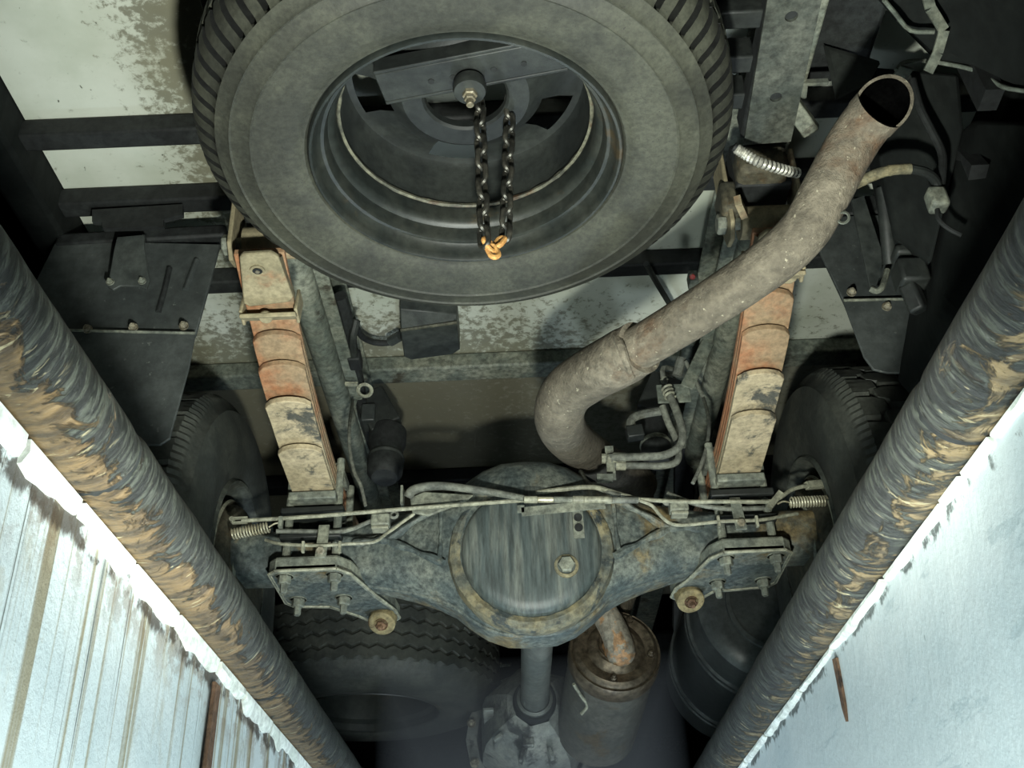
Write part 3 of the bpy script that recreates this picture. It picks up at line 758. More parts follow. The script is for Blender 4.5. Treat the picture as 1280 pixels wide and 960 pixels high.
for c_, a_, nr in ((A1.lerp(mid_, .55), mid_-A1, V(.7, -.7, .2)), (B1.lerp(mid_, .5), mid_-B1, V(.5, .8, .1)), (mid_, V(.35, 0, -1), V(.25, -1, .1))):
    link(c_, a_, nr, L=.032, Wd=.022, r=.0042).build('rusty_link', M['chain_rust'], chn, label='rusty orange link')

# ---- exhaust tail pipe
ex = thing('exhaust_tailpipe', 'crusted grey brown exhaust pipe rising over the axle to the right', 'exhaust pipe', tuple(P(770, 450, d=1.76)))
path = [P(800, 606, d=2.80), P(752, 577, d=2.50), P(714, 550, d=2.20), P(699, 522, d=2.0), P(708, 492, d=1.93), P(736, 470, d=1.86), P(776, 448, d=1.77), P(850, 404, d=1.67), P(950, 338, d=1.57), P(1003, 291, d=1.53), P(1031, 243, d=1.52), P(1058, 192, d=1.52), P(1080, 158, d=1.51), P(1104, 131, d=1.48)]
tocam = -P(1104, 131, d=1).normalized()
sm = smooth_path(path, 8)
end_t = (sm[-1]-sm[-3]).normalized()
cutn = (end_t*.75+tocam*1.0).normalized()
m = MB(); m.tube(sm[44:], lambda t: .0372+.0006*noise.noise((t*30, 1, 1))+(.0015 if t > .9 else 0), 32, caps=False, cut=cutn); m.build('main_pipe', M['exhaust'], ex, ang=70)
m = MB(); m.tube(sm[74:], .0345, 32, caps=False, cut=cutn, flip=True)
m.build('pipe_bore', M['soot'], ex, ang=70)
# end ring
ring_o, ring_i = [], []
a_, b_, c_ = frame(end_t)
for j in range(32):
    th = 2*math.pi*j/32
    for rad, lst in ((.0387, ring_o), (.0345, ring_i)):
        q = sm[-1]+(a_*math.cos(th)+b_*math.sin(th))*rad; q += end_t*((sm[-1]-q).dot(cutn)/end_t.dot(cutn)); lst.append(q)
MB().add(ring_o+ring_i, [(j, (j+1) % 32, 32+(j+1) % 32, 32+j) for j in range(32)]).build('pipe_lip', M['exhaust'], ex)
m = MB(); m.tube(sm[:52], lambda t: .0480 if t < .97 else .046, 32); m.build('pipe_sleeve', M['exhaust'], ex, ang=70)
m = MB(); m.tube(smooth_path([P(768, 418, d=1.74), P(776, 432, d=1.70), P(782, 450, d=1.70), P(790, 470, d=1.73)], 4), .007, 8); m.build('weld_bead', M['exhaust'], ex)
m = MB(); m.tube([V(*path[0]), P(800, 650, d=2.84), P(785, 720, d=2.72), P(768, 770, d=2.60)], .036, 20, k=5); m.build('over_axle_bend', M['exhaust'], ex, ang=70)
m = MB(); q = P(1054, 272, d=1.50); m.lathe([(.008, -.004), (.010, 0), (.008, .004), (.006, 0)], q, tocam, 14, close=True); m.build('hanger_loop', M['bracket'], ex)

# ---- muffler in front of the axle
m0, m1 = P(772, 800, y=2.36), P(742, 925, y=2.85)
mx = (m1-m0).normalized()
mu = thing('muffler', 'rusty can shaped muffler hanging ahead of the differential', 'muffler', tuple(m0.lerp(m1, .5)))
c0 = m0+mx*.04
m = MB(); m.lathe([(.034, -.016), (.05, -.018), (.064, -.010), (.068, -.004), (.074, -.006), (.090, -.008), (.098, -.002), (.102, .008)], c0, mx, 56); m.build('end_cap', M['muffler'], mu)
m = MB(); m.lathe([(.101, .006), (.106, .004), (.109, .012), (.109, .05), (.106, .056), (.103, .056)], c0, mx, 56); m.build('end_band', M['muffler'], mu)
m = MB(); m.lathe([(.103, .05), (.104, .20), (.103, .40), (.085, .42), (.05, .43), (1e-5, .43)], c0, mx, 56); m.build('shell', M['muffler_body'], mu)
m = MB(); m.tube([c0+mx*.0, P(776, 815, y=2.37), P(768, 790, y=2.36), P(755, 765, y=2.36)], lambda t: .036-.004*t, 24, k=5); m.build('inlet_neck', M['muffler_neck'], mu)
m = MB(); m.lathe([(.040, -.018), (.044, -.022), (.046, -.014), (.042, -.008)], c0, mx, 32); m.build('neck_weld', M['muffler'], mu)
for th in (.6, 2.1, 3.4, 4.9):
    a_, b_, _ = frame(mx); q = c0+(a_*math.cos(th)+b_*math.sin(th))*.082
    m = MB(); m.bolt(q-mx*.008, -mx, .007, .007, .008); m.build('cap_bolt', M['muffler'], mu)
m = MB(); m.tube([P(717, 855, y=2.42), P(725, 868, y=2.45), P(734, 882, y=2.49), P(726, 893, y=2.5)], .004, 8, k=3); m.build('clip_wire', M['cable'], mu)

# ---- propeller shaft and gearbox
ps = thing('propeller_shaft', 'grey propeller shaft running from the differential to the gearbox', 'drive shaft', tuple(P(675, 830, y=2.3)))
d0, d1 = V(.035, 2.10, .745), P(668, 880, y=2.72)
dd = (d1-d0).normalized()
m = MB(); m.tube([d0, d1], .036, 28); m.build('shaft_tube', M['shaft'], ps)
m = MB(); m.lathe([(.036, -.02), (.052, -.018), (.056, -.008), (.056, .006), (.050, .016), (.05, .06)], d1-dd*.02, dd, 32); m.build('dust_boot', M['deep'], ps)
m = MB(); m.lathe([(.040, .0), (.046, -.01), (.046, -.028), (.038, -.032)], d1-dd*.02, dd, 32); m.build('yoke_collar', M['shaft'], ps)
gb = thing('gearbox', 'grey cast gearbox at the far end of the propeller shaft', 'gearbox', tuple(d1))
G = lambda x, y, z: d1+V(x, y, z)
m = MB(); m.lathe([(.05, .0), (.07, .01), (.10, .05), (.13, .12), (.14, .2), (.145, .3), (.145, .32)], d1+dd*.01, dd, 14, fn=lambda i, j, th, r, h: (r*(1+.10*(j % 2)), h)); m.build('tail_housing', M['alu'], gb, ang=20)
m = MB(); m.lathe([(.16, .30), (.19, .30), (.19, .34), (.15, .36), (.14, .6), (.15, .8)], d1+dd*.01, dd, 18); m.build('case', M['alu'], gb, ang=20)
for k in range(6):
    th = math.pi*(1.0+k/5); a_, b_, _ = frame(dd)
    q = d1+dd*.08+(a_*math.cos(th)+b_*math.sin(th))*.12
    m = MB(); m.bar(q-dd*.05, q+dd*.20, .010, .028, up=(a_*math.cos(th)+b_*math.sin(th))); m.build('cast_rib', M['alu'], gb, bevel=.002)
    m = MB(); m.bolt(d1+dd*.30+(a_*math.cos(th+.25)+b_*math.sin(th+.25))*.178, -dd, .010, .010, .008); m.build('case_bolt', M['nut'], gb)
m = MB(); m.box(G(-.02, .05, -.075), (.03, .06, .05)); m.build('sensor_boss', M['alu'], gb, bevel=.004)

# ---- air tank on the right, beyond the axle
tk0 = V(.642, 2.54, .90); tkd = V(-.02, 1, 0).normalized()
tk = thing('air_tank', 'shiny black cylindrical tank with raised bands right of the muffler', 'tank', tuple(tk0))
TRd = .20
m = MB(); m.lathe([(1e-5, -.02), (.10, -.018), (.15, -.008), (TRd-.02, 0), (TRd-.004, .012), (TRd, .03), (TRd, .62), (TRd-.004, .64), (.1, .66), (1e-5, .665)], tk0, tkd, 72); m.build('tank_body', M['tank'], tk)
for h in (.13, .16, .47, .50):
    m = MB(); m.lathe([(TRd-.001, -.010), (TRd+.007, -.006), (TRd+.008, .006), (TRd-.001, .010)], tk0+tkd*h, tkd, 72); m.build('tank_band', M['tank'], tk)
m = MB(); m.lathe([(.118, -.022), (.128, -.020), (.130, -.010), (.120, -.012)], tk0, tkd, 56); m.build('end_ring', M['tank'], tk)
m = MB(); m.bar(V(.47, 2.55, 1.38), V(.47, 3.0, 1.0), .05, .03); m.bar(V(.55, 2.75, 1.09), V(.55, 2.75, 1.4), .04, .03, up=(0, 1, 0)); m.build('tank_bracket', M['deep'], tk)

# ---- second spare wheel, ahead of the axle on the left
s2c = V(-.455, 3.02, .785)
s2 = thing('spare_wheel_assembly', 'dark wheel with zigzag tread slung flat beyond the axle on the left', 'spare wheel', tuple(s2c), None)
RR = .385
pr = [(.21, .03), (.212, .012), (.225, .004), (.26, 0), (.31, .004), (.345, .016), (.365, .034), (.376, .05)]
z = .05
for g in range(4):
    pr += [(RR, z+.004), (RR, z+.030), (RR-.010, z+.031), (RR-.010, z+.035)]; z += .0365
pr += [(RR, z+.004), (RR-.006, z+.03), (.35, z+.05), (.28, z+.06), (.21, z+.04)]
def s2f(i, j, th, r, h):
    if 8 <= i <= 23:
        k = j % 6; tri = abs(k-3)/3.0-.5
        h += .010*tri
    return r, h
MB().lathe(pr, s2c, (0, 0, 1), 55*6, fn=s2f).build('tyre', M['tread'], s2, ang=30)
MB().lathe([(.214, .014), (.208, .006), (.203, .010), (.20, .03), (.185, .04), (.18, .07), (.178, .14), (.12, .15), (.06, .145), (1e-5, .145)], s2c, (0, 0, 1), 64).build('rim', M['rim'], s2)
for k in range(4):
    m = MB(); q = s2c+V(-.06, -.02+.045*k, .11); m.tube([q+V(-.05, 0, 0), q+V(.06, .004, 0)], .006, 8); m.build('disc_rib', M['edge'], s2)
s2h = MB(); s2h.tube([s2c+V(0, 0, .14), s2c+V(0, 0, .49)], .02, 12); s2h.build('hanger_rod', M['deep'], s2)
m = MB(); m.bar(s2c+V(-.3, 0, .498), s2c+V(.3, 0, .498), .06, .05); m.build('carrier_beam', M['deep'], s2)

# ---- mud flaps
def flap(s, label):
    q = 1.68
    t = thing('mud_flap', label, 'mud flap', (-.74 if s < 0 else .78, q, .9))
    if s < 0:
        up = [P(70, 300, y=q), P(275, 305, y=q), P(262, 355, y=q), P(244, 420, y=q), P(20, 418, y=q), P(20, 400, y=q)]
        lo = [P(20, 412, y=q-.012), P(244, 417, y=q-.012), P(236, 460, y=q-.012), P(212, 548, y=q-.012), P(200, 556, y=q-.012), P(165, 556, y=q-.012), P(60, 560, y=q-.012), P(0, 520, y=q-.012)]
        bolts = [(167, 410), (230, 408), (110, 412)]
    else:
        up = [P(1018, 300, y=q), P(1050, 270, y=q), P(1200, 265, y=q), P(1215, 376, y=q), P(1056, 380, y=q)]
        lo = [P(1054, 376, y=q-.012), P(1240, 372, y=q-.012), P(1240, 466, y=q-.012), P(1110, 466, y=q-.012), P(1092, 462, y=q-.012), P(1080, 446, y=q-.012)]
        bolts = [(1064, 366), (1108, 384), (1160, 366)]
    MB().plate(up, (0, .008, 0)).build('upper_panel', M['flap'], t, bevel=.002)
    MB().plate(lo, (0, .006, 0)).build('lower_panel', M['flap'], t, bevel=.002)
    e0, e1 = lo[0], lo[1]
    m = MB(); m.tube([e0+V(0, -.002, 0), e1+V(0, -.002, 0)], .003, 6); m.build('flap_edge', M['bracket'], t)
    for b_ in bolts:
        m = MB(); m.bolt(P(*b_, y=q-.013), (0, -1, 0), .007, .008, .004); m.build('flap_bolt', M['nut'], t)
    if s < 0:
        # pressed groove and the bracket tongue above it
        m = MB(); m.tube([P(212, 335, y=q-.002), P(206, 362, y=q-.002), P(198, 390, y=q-.002)], .006, 8); m.build('pressed_groove', M['deep'], t)
        m = MB(); m.tube([P(246, 325, y=q-.002), P(232, 362, y=q-.002)], .006, 8); m.build('pressed_groove', M['flap'], t)
        y_ = q-.045
        m = MB(); m.plate([P(146, 296, y=y_), P(181, 293, y=y_), P(180, 308, y=y_), P(187, 350, y=y_+.015), P(183, 361, y=y_+.015), P(172, 357, y=y_+.015), P(150, 357, y=y_+.015), P(141, 362, y=y_+.015), P(134, 358, y=y_+.015), P(138, 345, y=y_+.015), P(143, 312, y=y_)], (0, .006, 0))
        m.build('bracket_tongue', M['plastic'], t, bevel=.0015)
        for b_ in ((138, 353), (178, 352)):
            m = MB(); m.bolt(P(*b_, y=y_+.013), (0, -1, 0), .006, .006, .004); m.build('tongue_bolt', M['bracket'], t)
        m = MB(); a_ = P(163, 297, y=y_+.02); m.bar(a_, V(a_.x, 1.70, a_.z+.03), .05, .015); m.build('bracket_arm', M['deep'], t)
        m = MB(); m.bar(P(75, 308, y=q+.02), P(285, 296, y=q+.02), .05, .032); m.build('flap_carrier', M['deep'], t, bevel=.006)
    else:
        m = MB(); m.bar(P(1030, 268, y=q+.03), P(1215, 255, y=q+.03), .05, .05); m.build('flap_carrier', M['deep'], t, bevel=.006)
        # folded strap bracket in front of the flap
        y_ = q-.06
        m = MB(); m.plate([P(1064, 250, y=y_), P(1080, 244, y=y_), P(1104, 318, y=y_), P(1102, 340, y=y_), P(1094, 362, y=y_), P(1088, 362, y=y_)], (0, .006, 0)); m.build('strap_bracket', M['plastic'], t, bevel=.001)
        m = MB(); m.tube([P(1088, 361, y=y_), P(1096, 364, y=y_), P(1103, 358, y=y_), P(1109, 338, y=y_+.01)], .006, 8, k=3); m.build('strap_fold', M['bracket'], t)
    return t
flap(-1, 'black rubber mud flap with a bracket tongue behind the left wheel')
flap(1, 'black rubber mud flap behind the right wheel, rounded lower corner')

# ---- sensor box and its lead on the bed underside
sb = thing('sensor_box', 'dark plastic box on the white bed underside between the rails', 'box', (-.19, 2.15, 1.48))
bz = 1.475
A = [P(500, 386, z=bz), P(572, 392, z=bz), P(570, 402, z=bz-.02), P(501, 412, z=bz-.02)]
B = [P(501, 414, z=bz-.022), P(571, 402, z=bz-.022), P(575, 437, z=bz+.005), P(566, 443, z=bz+.008), P(514, 450, z=bz+.008), P(505, 446, z=bz+.005)]
for poly, nm in ((A, 'lid'), (B, 'cover')):
    m = MB(); n = len(poly); top = [V(p.x, p.y, BZ) for p in poly]
    m.add(poly+top, [tuple(range(n)), tuple(range(2*n-1, n-1, -1))]+[(i, (i+1) % n, n+(i+1) % n, n+i) for i in range(n)]); m.build(nm, M['plastic'], sb, bevel=.003)
m = MB(); m.tube([A[3]+V(0, 0, -.002), B[1]+V(0, 0, -.002)], .004, 6); m.build('lid_edge', M['edge'], sb)
m = MB(); m.tube([P(500, 420, z=1.49), P(488, 428, z=1.49), P(468, 428, z=1.49), P(452, 420, z=1.48), P(444, 405, z=1.46)], .008, 10, k=4); m.build('cable_lead', M['deep'], sb)
m = MB(); m.tube([P(500, 420, z=1.49), P(488, 427, z=1.49)], .013, 10); m.build('cable_gland', M['plastic'], sb)

# wiring loom along the inside of the left rail
lm = thing('wiring_loom', 'black wiring loom and clips along the left chassis rail', 'wiring', tuple(P(440, 420, z=1.40)))
m = MB(); m.tube([P(425, 370, z=1.41), P(432, 395, z=1.40), P(438, 430, z=1.40), P(446, 470, z=1.39), P(455, 520, z=1.36), P(468, 560, z=1.36)], .016, 10, k=4); m.build('loom', M['deep'], lm)
m = MB(); m.tube([P(446, 400, z=1.40), P(441, 425, z=1.37), P(444, 455, z=1.37), P(452, 482, z=1.38)], .009, 8, k=4); m.build('loom', M['black'], lm)
m = MB(); m.bar(P(424, 480, z=1.345), P(447, 480, z=1.345), .012, .006); m.build('loom_clip', M['cable'], lm)
m = MB(); m.lathe([(.016, -.004), (.021, 0), (.016, .004), (.012, 0)], P(456, 488, z=1.345), (0, -.6, -1), 18, close=True); m.build('loom_ring', M['cable'], lm)
m = MB(); m.box(P(462, 522, z=1.33), (.035, .06, .05)); m.build('loom_plug', M['plastic'], lm, bevel=.004)
m = MB(); m.box(P(444, 450, z=1.37), (.03, .05, .03)); m.build('loom_plug', M['deep'], lm, bevel=.004)

# bump stops
def bump_stop(px, py, r, label, sd):
    c_ = P(px, py, z=1.20)
    t = thing('bump_stop', label, 'bump stop', tuple(c_))
    m = MB(); m.lathe([(1e-5, -.05), (r*.7, -.05), (r*.95, -.035), (r, -.01), (r*.92, .02), (r*.92, .05), (r*1.05, .06), (r*1.05, .10)], c_, (0, .25, 1), 32); m.build('rubber', M['deep'], t)
    m = MB(); m.lathe([(r*.96, .004), (r*1.03, .010), (r*.96, .018)], c_, (0, .25, 1), 32); m.build('rubber_bead', M['bracket'] if sd > 0 else M['black'], t)
    m = MB(); m.bar(c_+V(0, .02, .10), V(c_.x+sd*.05, c_.y+.02, 1.40), .08, .07, up=(0, 1, 0)); m.build('stop_bracket', M['black'], t, bevel=.005)
    return t
bump_stop(482, 578, .045, 'black rubber bump stop beside the left rail', -1)
bump_stop(820, 560, .038, 'black rubber bump stop behind the looped brake hoses', 1)

# ---- lines, cables, springs and hoses along the axle
def line(name, label, cat, pts, r, mat, k=5, part='tube', base=None, n=8):
    t = thing(name, label, cat, tuple(base or pts[0])); m = MB(); m.tube(pts, r, n, k=k); m.build(part, M[mat], t); return t
YF = 1.905
hb = line('brake_rod', 'pale straight brake cable rod crossing in front of the axle', 'cable', [P(302, 651, y=YF), P(400, 645, y=YF), P(520, 635, y=YF), P(662, 625, y=YF-.03)], .0042, 'cable', k=2, part='rod')
m = MB(); a_ = P(288, 650, y=YF); b_ = P(312, 651, y=YF)
m.box(a_.lerp(b_, .5)+V(0, 0, .005), (.03, .006, .004)); m.box(a_.lerp(b_, .5)+V(0, 0, -.005), (.03, .006, .004)); m.tube([a_.lerp(b_, .1)+V(0, -.008, 0), a_.lerp(b_, .1)+V(0, .008, 0)], .005, 8); m.build('clevis', M['cable'], hb)
m = MB(); q = P(351, 653, y=YF); m.box(q, (.008, .012, .022)); m.build('rod_tab', M['bracket'], hb)
def pull_spring(p0, p1, hk, label):
    t = thing('return_spring', label, 'coil spring', tuple(p0)); m = MB(); m.coil(p0, p1, .010, .0019, 13); m.build('coil', M['coil'], t)
    m = MB(); m.tube([p1, p1.lerp(hk, .5)+V(0, 0, .004), hk], .0018, 6, k=3); m.build('hook', M['coil'], t); return t
pull_spring(P(289, 668, y=YF), P(336, 659, y=YF), P(352, 654, y=YF-.004), 'small coil return spring at the left end of the axle')
pull_spring(P(1033, 626, y=YF), P(987, 628, y=YF), P(972, 630, y=YF-.004), 'small coil return spring at the right end of the axle')
hk = line('brake_rod', 'thin pale brake cable crossing the right half of the axle to the wheel', 'cable', [P(795, 624, y=YF-.02), P(850, 627, y=YF), P(910, 627, y=YF), P(960, 627, y=YF), P(975, 622, y=YF), P(990, 612, y=YF+.01), P(1010, 607, y=YF+.02), P(1028, 606, y=YF+.04)], .0042, 'cable', part='rod')
m = MB(); m.bar(P(962, 634, y=YF), P(976, 616, y=YF), .012, .012); m.build('cable_joint', M['cable'], hk)
m = MB(); m.bar(P(1008, 607, y=YF+.02), P(1030, 605, y=YF+.04), .013, .015); m.build('clevis', M['cable'], hk)
bp = line('brake_pipe', 'thin steel brake pipe along the left axle tube', 'pipe', [P(332, 675, y=1.93), P(352, 680, y=1.91), P(400, 682, y=1.90), P(432, 680, y=1.90), P(466, 678, y=1.905), P(482, 668, y=1.92), P(500, 655, y=1.93), P(518, 642, y=1.93)], .0033, 'cable', k=3)
m = MB()
for px in (379, 425): m.box(P(px, 684, y=1.897), (.005, .010, .022))
m.build('pipe_clip', M['cable'], bp)
m = MB(); m.tube([P(345, 664, y=1.92), P(380, 664, y=1.93), P(430, 664, y=1.93), P(462, 652, y=1.92), P(480, 648, y=1.92)], .0045, 8, k=3); m.build('second_pipe', M['hose'], bp)
bpr = line('brake_pipe', 'thin steel brake pipe bent along the right axle tube', 'pipe', [P(798, 625, y=1.885), P(815, 632, y=1.89), P(826, 645, y=1.89), P(840, 655, y=1.89), P(860, 656, y=1.895), P(900, 652, y=1.895), P(950, 650, y=1.905), P(985, 644, y=1.92), P(997, 642, y=1.93)], .0036, 'cable', k=3)
m = MB()
for px in (898, 946): m.box(P(px, 652, y=1.893), (.005, .010, .022))
m.build('pipe_clip', M['cable'], bpr)
m = MB(); m.tube([P(835, 617, y=1.95), P(870, 630, y=1.92), P(910, 636, y=1.915), P(955, 635, y=1.92)], .005, 8, k=3); m.build('second_pipe', M['hose'], bpr)
# small valve boxes hung beside the springs
for (px, py, sd, lab) in ((476, 652, -1, 'small grey valve box beside the left spring clamp'), (848, 634, 1, 'small grey valve box beside the right spring clamp')):
    c_ = P(px, py, y=1.925); t = thing('valve_box', lab, 'valve', tuple(c_))
    m = MB(); m.box(c_, (.038, .03, .026)); m.build('valve_body', M['bracket'], t, bevel=.004)
    m = MB(); m.box(c_+V(0, 0, -.017), (.034, .026, .006)); m.build('valve_base', M['cable'], t, bevel=.001)
    e = c_+V(.027 if sd < 0 else -.022, -.004, .012); m = MB(); m.lathe([(.006, -.004), (.010, 0), (.006, .004), (.004, 0)], e, (0, -1, 0), 14, close=True); m.build('valve_eye', M['hose'], t)
# cable equaliser with its bracket on top of the differential
eq = thing('cable_equaliser', 'jointed pale brake cable coupling on a flat strip over the differential', 'cable coupling', tuple(P(720, 626, y=1.87)))
YE = 1.868
m = MB(); m.bar(P(652, 640, y=YE), P(756, 630, y=YE), .004, .018); m.bar(P(651, 632, y=YE), P(651, 641, y=YE), .004, .014, up=(1, 0, 0)); m.build('mount_strip', M['bracket'], eq)
m = MB(); m.tube([P(510, 622, y=1.90), P(516, 613, y=1.895), P(535, 608, y=1.89), P(560, 608, y=1.885), P(600, 613, y=1.88), P(630, 618, y=1.875), P(655, 623, y=YE)], lambda t: .0105-.004*t, 12, k=4); m.build('cable_sleeve', M['hose'], eq)
for x0, x1, r, mt in ((655, 672, .0075, 'cable'), (672, 692, .0062, 'coil'), (692, 716, .0068, 'bracket'), (716, 730, .0085, 'cable'), (730, 765, .0078, 'cable'), (765, 798, .0065, 'hose')):
    m = MB(); m.tube([P(x0, 624.5+(x0-655)*.005, y=YE), P(x1, 624.5+(x1-655)*.005, y=YE)], r, 12); m.build('coupling_sleeve', M[mt], eq, bevel=.001)
m = MB(); m.tube([P(670, 616, y=1.92), P(700, 612, y=1.91), P(742, 609, y=1.90), P(775, 618, y=1.885), P(800, 625, y=1.88)], .005, 8, k=3); m.build('return_cable', M['cable'], eq)
m = MB(); m.tube([P(726, 590, y=2.02), P(735, 604, y=1.95), P(755, 613, y=1.90), P(775, 620, y=1.88)], .0055, 8, k=4); m.build('return_cable', M['hose'], eq)
m = MB(); m.box(P(503, 622, y=1.925), (.005, .03, .042)); m.build('sleeve_bracket', M['bracket'], eq)
# pale sheet beside the differential top, under the sleeve
hs = tag(MB().plate([P(512, 622, y=1.92), P(530, 614, y=1.92), P(592, 618, y=1.92), P(585, 624, y=1.92), P(560, 635, y=1.918), P(535, 645, y=1.915), P(515, 640, y=1.915)], (0, .008, 0)).build('heat_shield', M['bracket'], bevel=.003), 'grey pressed shield behind the thick cable sleeve left of the differential', 'shield')

# twin brake hoses, looped, on the right of centre
th_ = thing('brake_hose', 'twin grey brake hoses looping from a frame bracket to the axle', 'hose', tuple(P(840, 570, y=1.95)))
m = MB(); m.tube([P(762, 572, y=1.98), P(800, 571, y=1.96), P(830, 569, y=1.95), P(849, 558, y=1.95), P(853, 540, y=1.95), P(846, 515, y=1.96), P(838, 496, y=1.97)], .0088, 14, k=6); m.build('hose', M['hose'], th_)
m = MB(); m.tube([P(766, 582, y=2.0), P(800, 582, y=2.0), P(830, 582, y=1.99), P(847, 575, y=1.99), P(846, 552, y=2.0), P(836, 530, y=2.0), P(828, 508, y=2.0)], .0078, 14, k=6); m.build('hose', M['hose'], th_)
for a_, b_, r in (((752, 573), (757, 573), .011), ((759, 573), (764, 573), .009), ((766, 572), (782, 572), .0112)):
    m = MB(); m.tube([P(*a_, y=1.98), P(*b_, y=1.98)], r, 10); m.build('hose_fitting', M['cable'], th_)
m = MB(); m.tube([P(770, 582, y=1.999), P(782, 582, y=1.999)], .0102, 10); m.build('hose_fitting', M['cable'], th_)
m = MB(); m.coil(P(838, 497, y=1.965), P(833, 484, y=1.965), .011, .003, 3); m.build('hose_fitting', M['cable'], th_)
m = MB(); m.bar(P(761, 558, y=1.985), P(765, 600, y=1.985), .004, .018); m.bar(P(746, 598, y=1.97), P(766, 598, y=1.97), .02, .012); m.build('hose_bracket', M['bracket'], th_)
m = MB(); m.box(P(842, 492, y=2.0), (.075, .006, .048)); m.bar(P(858, 485, y=2.0), V(.47, 2.02, 1.37), .03, .008, up=(0, 1, 0)); m.build('frame_bracket', M['frame'], th_, bevel=.002)
m = MB(); m.tube([P(787, 535, y=2.1), P(790, 524, y=2.1), P(803, 518, y=2.1), P(826, 514, y=2.1)], .010, 10, k=4); m.build('hose_elbow', M['hose'], th_)
m = MB(); m.bar(P(783, 543, y=2.1), P(804, 540, y=2.1), .03, .03); m.build('hose_clamp', M['black'], th_, bevel=.003)

line('sensor_wire', 'thin pale wire bowed between left rail and axle', 'wire', [P(441, 500, z=1.33), P(437, 530, y=2.0), P(437, 560, y=1.96), P(443, 590, y=1.94), P(451, 607, y=1.93), P(457, 632, y=1.925)], .0038, 'hose')
line('sensor_wire', 'thin pale wire bowed between right rail and axle', 'wire', [P(868, 470, z=1.36), P(880, 500, y=2.1), P(886, 525, y=2.0), P(884, 555, y=1.96), P(876, 582, y=1.94), P(866, 604, y=1.93)], .0042, 'hose')
line('frame_wire', 'dark wire slanting past the white bed right of the spare', 'wire', [P(808, 330, z=1.40), P(820, 352, z=1.45), P(838, 382, z=1.48), P(848, 400, z=1.48)], .007, 'black')

# cluster of small pipes on the right rail above the tail pipe
for i, (a_, b_, mt) in enumerate((((826, 455), (829, 474), 'cable'), ((838, 455), (846, 470), 'cable'), ((848, 450), (851, 470), 'hose'))):
    pass
pc = thing('pipe_cluster', 'cluster of short grey pipe ends on the right rail above the hoses', 'pipe', tuple(P(840, 465, z=1.30)))
for pts, r in (([P(829, 474, z=1.28), P(829, 460, z=1.30), P(845, 462, z=1.33)], .006), ([P(846, 470, z=1.28), P(852, 448, z=1.32)], .012), ([P(857, 452, z=1.30), P(866, 470, z=1.26), P(878, 495, z=1.2)], .005), ([P(867, 450, z=1.30), P(873, 465, z=1.28)], .006)):
    m = MB(); m.tube(pts, r, 10, k=3); m.build('pipe_end', M['hose'], pc)
m = MB(); m.disc(P(830, 475, z=1.28), (0, -.8, -.5), .010, .012, 6); m.build('pipe_nut', M['bracket'], pc)

# red marker on the right rail
rt = thing('marker_light', 'tiny red marker lens on the right chassis rail', 'lamp', tuple(P(865, 345, z=1.34)))
m = MB(); m.disc(P(865, 345, z=1.33), (0, -.6, -.8), .006, .008, 12); m.build('lens', M['red'], rt)
m = MB(); m.box(P(866, 350, z=1.35), (.02, .03, .03)); m.build('lamp_body', M['bracket'], rt, bevel=.002)

# ---- right rear corner: braided hose, box, panel, strap
bh = thing('braided_hose', 'bright braided hose curving under the right rail beside the spare', 'hose', tuple(P(955, 205, z=1.22)))
m = MB(); pts = smooth_path([P(917, 183, z=1.25), P(930, 192, z=1.24), P(950, 203, z=1.22), P(975, 211, z=1.22), P(996, 216, z=1.23), P(1020, 216, z=1.25)], 10)
m.tube(pts, .0075, 12); m.build('hose_core', M['deep'], bh)
m = MB()
for i in range(4, 42, 2): m.lathe([(.0074, -.0035), (.0096, 0), (.0074, .0035)], pts[i], pts[i+1]-pts[i-1], 12)
m.build('braid', M['silver'], bh, kind='stuff')
bh2 = thing('crusted_hose', 'pale crusted hose from the tail pipe to the black corner panel', 'hose', tuple(P(1110, 215, y=1.25)))
m = MB(); m.tube([P(1070, 230, y=1.28), P(1090, 220, y=1.26), P(1112, 213, y=1.25), P(1138, 211, y=1.25)], lambda t: .009+.0012*noise.noise((t*22, 0, 0)), 12, k=6); m.build('hose', M['mud'], bh2)
m = MB(); m.tube([P(1138, 211, y=1.25), P(1158, 216, y=1.26), P(1170, 228, y=1.28), P(1172, 248, y=1.30)], .008, 10, k=5); m.build('hose_tail', M['black'], bh2)
m = MB(); m.box(P(1171, 250, y=1.29), (.03, .03, .04)); m.build('hose_socket', M['bracket'], bh2, bevel=.006)
m = MB(); m.tube([P(1171, 258, y=1.29), P(1174, 275, y=1.29), P(1188, 287, y=1.29), P(1202, 294, y=1.29)], .004, 8, k=4); m.build('hose_wire', M['deep'], bh2)

tb = thing('corner_box', 'large matt black box in the upper right corner behind the flap', 'box', tuple(P(1230, 300, y=1.45)))
def prism(poly, ext, name, mat, par, bevel=.012): MB().plate(poly, ext).build(name, M[mat], par, bevel=bevel)
prism([P(1215, 142, y=1.30), P(1330, 150, y=1.30), P(1330, 400, y=1.30), P(1195, 405, y=1.36), P(1168, 380, y=1.40), P(1190, 250, y=1.34), P(1203, 160, y=1.31)], (.03, .30, .03), 'box_body', 'corner', tb, .02)
prism([P(1090, 82, y=1.28), P(1200, 92, y=1.28), P(1205, 160, y=1.30), P(1165, 330, y=1.42), P(1120, 300, y=1.44), P(1100, 200, y=1.36)], (.02, .10, .05), 'inner_panel', 'corner', tb, .008)
prism([P(1100, 0-60, y=1.0), P(1330, -60, y=1.0), P(1330, 118, y=1.12), P(1280, 114, y=1.13), P(1240, 100, y=1.14), P(1215, 86, y=1.15), P(1178, 79, y=1.16), P(1140, 40, y=1.12), P(1105, 0, y=1.04)], (0, .03, .06), 'curved_skirt', 'corner', tb, .004)
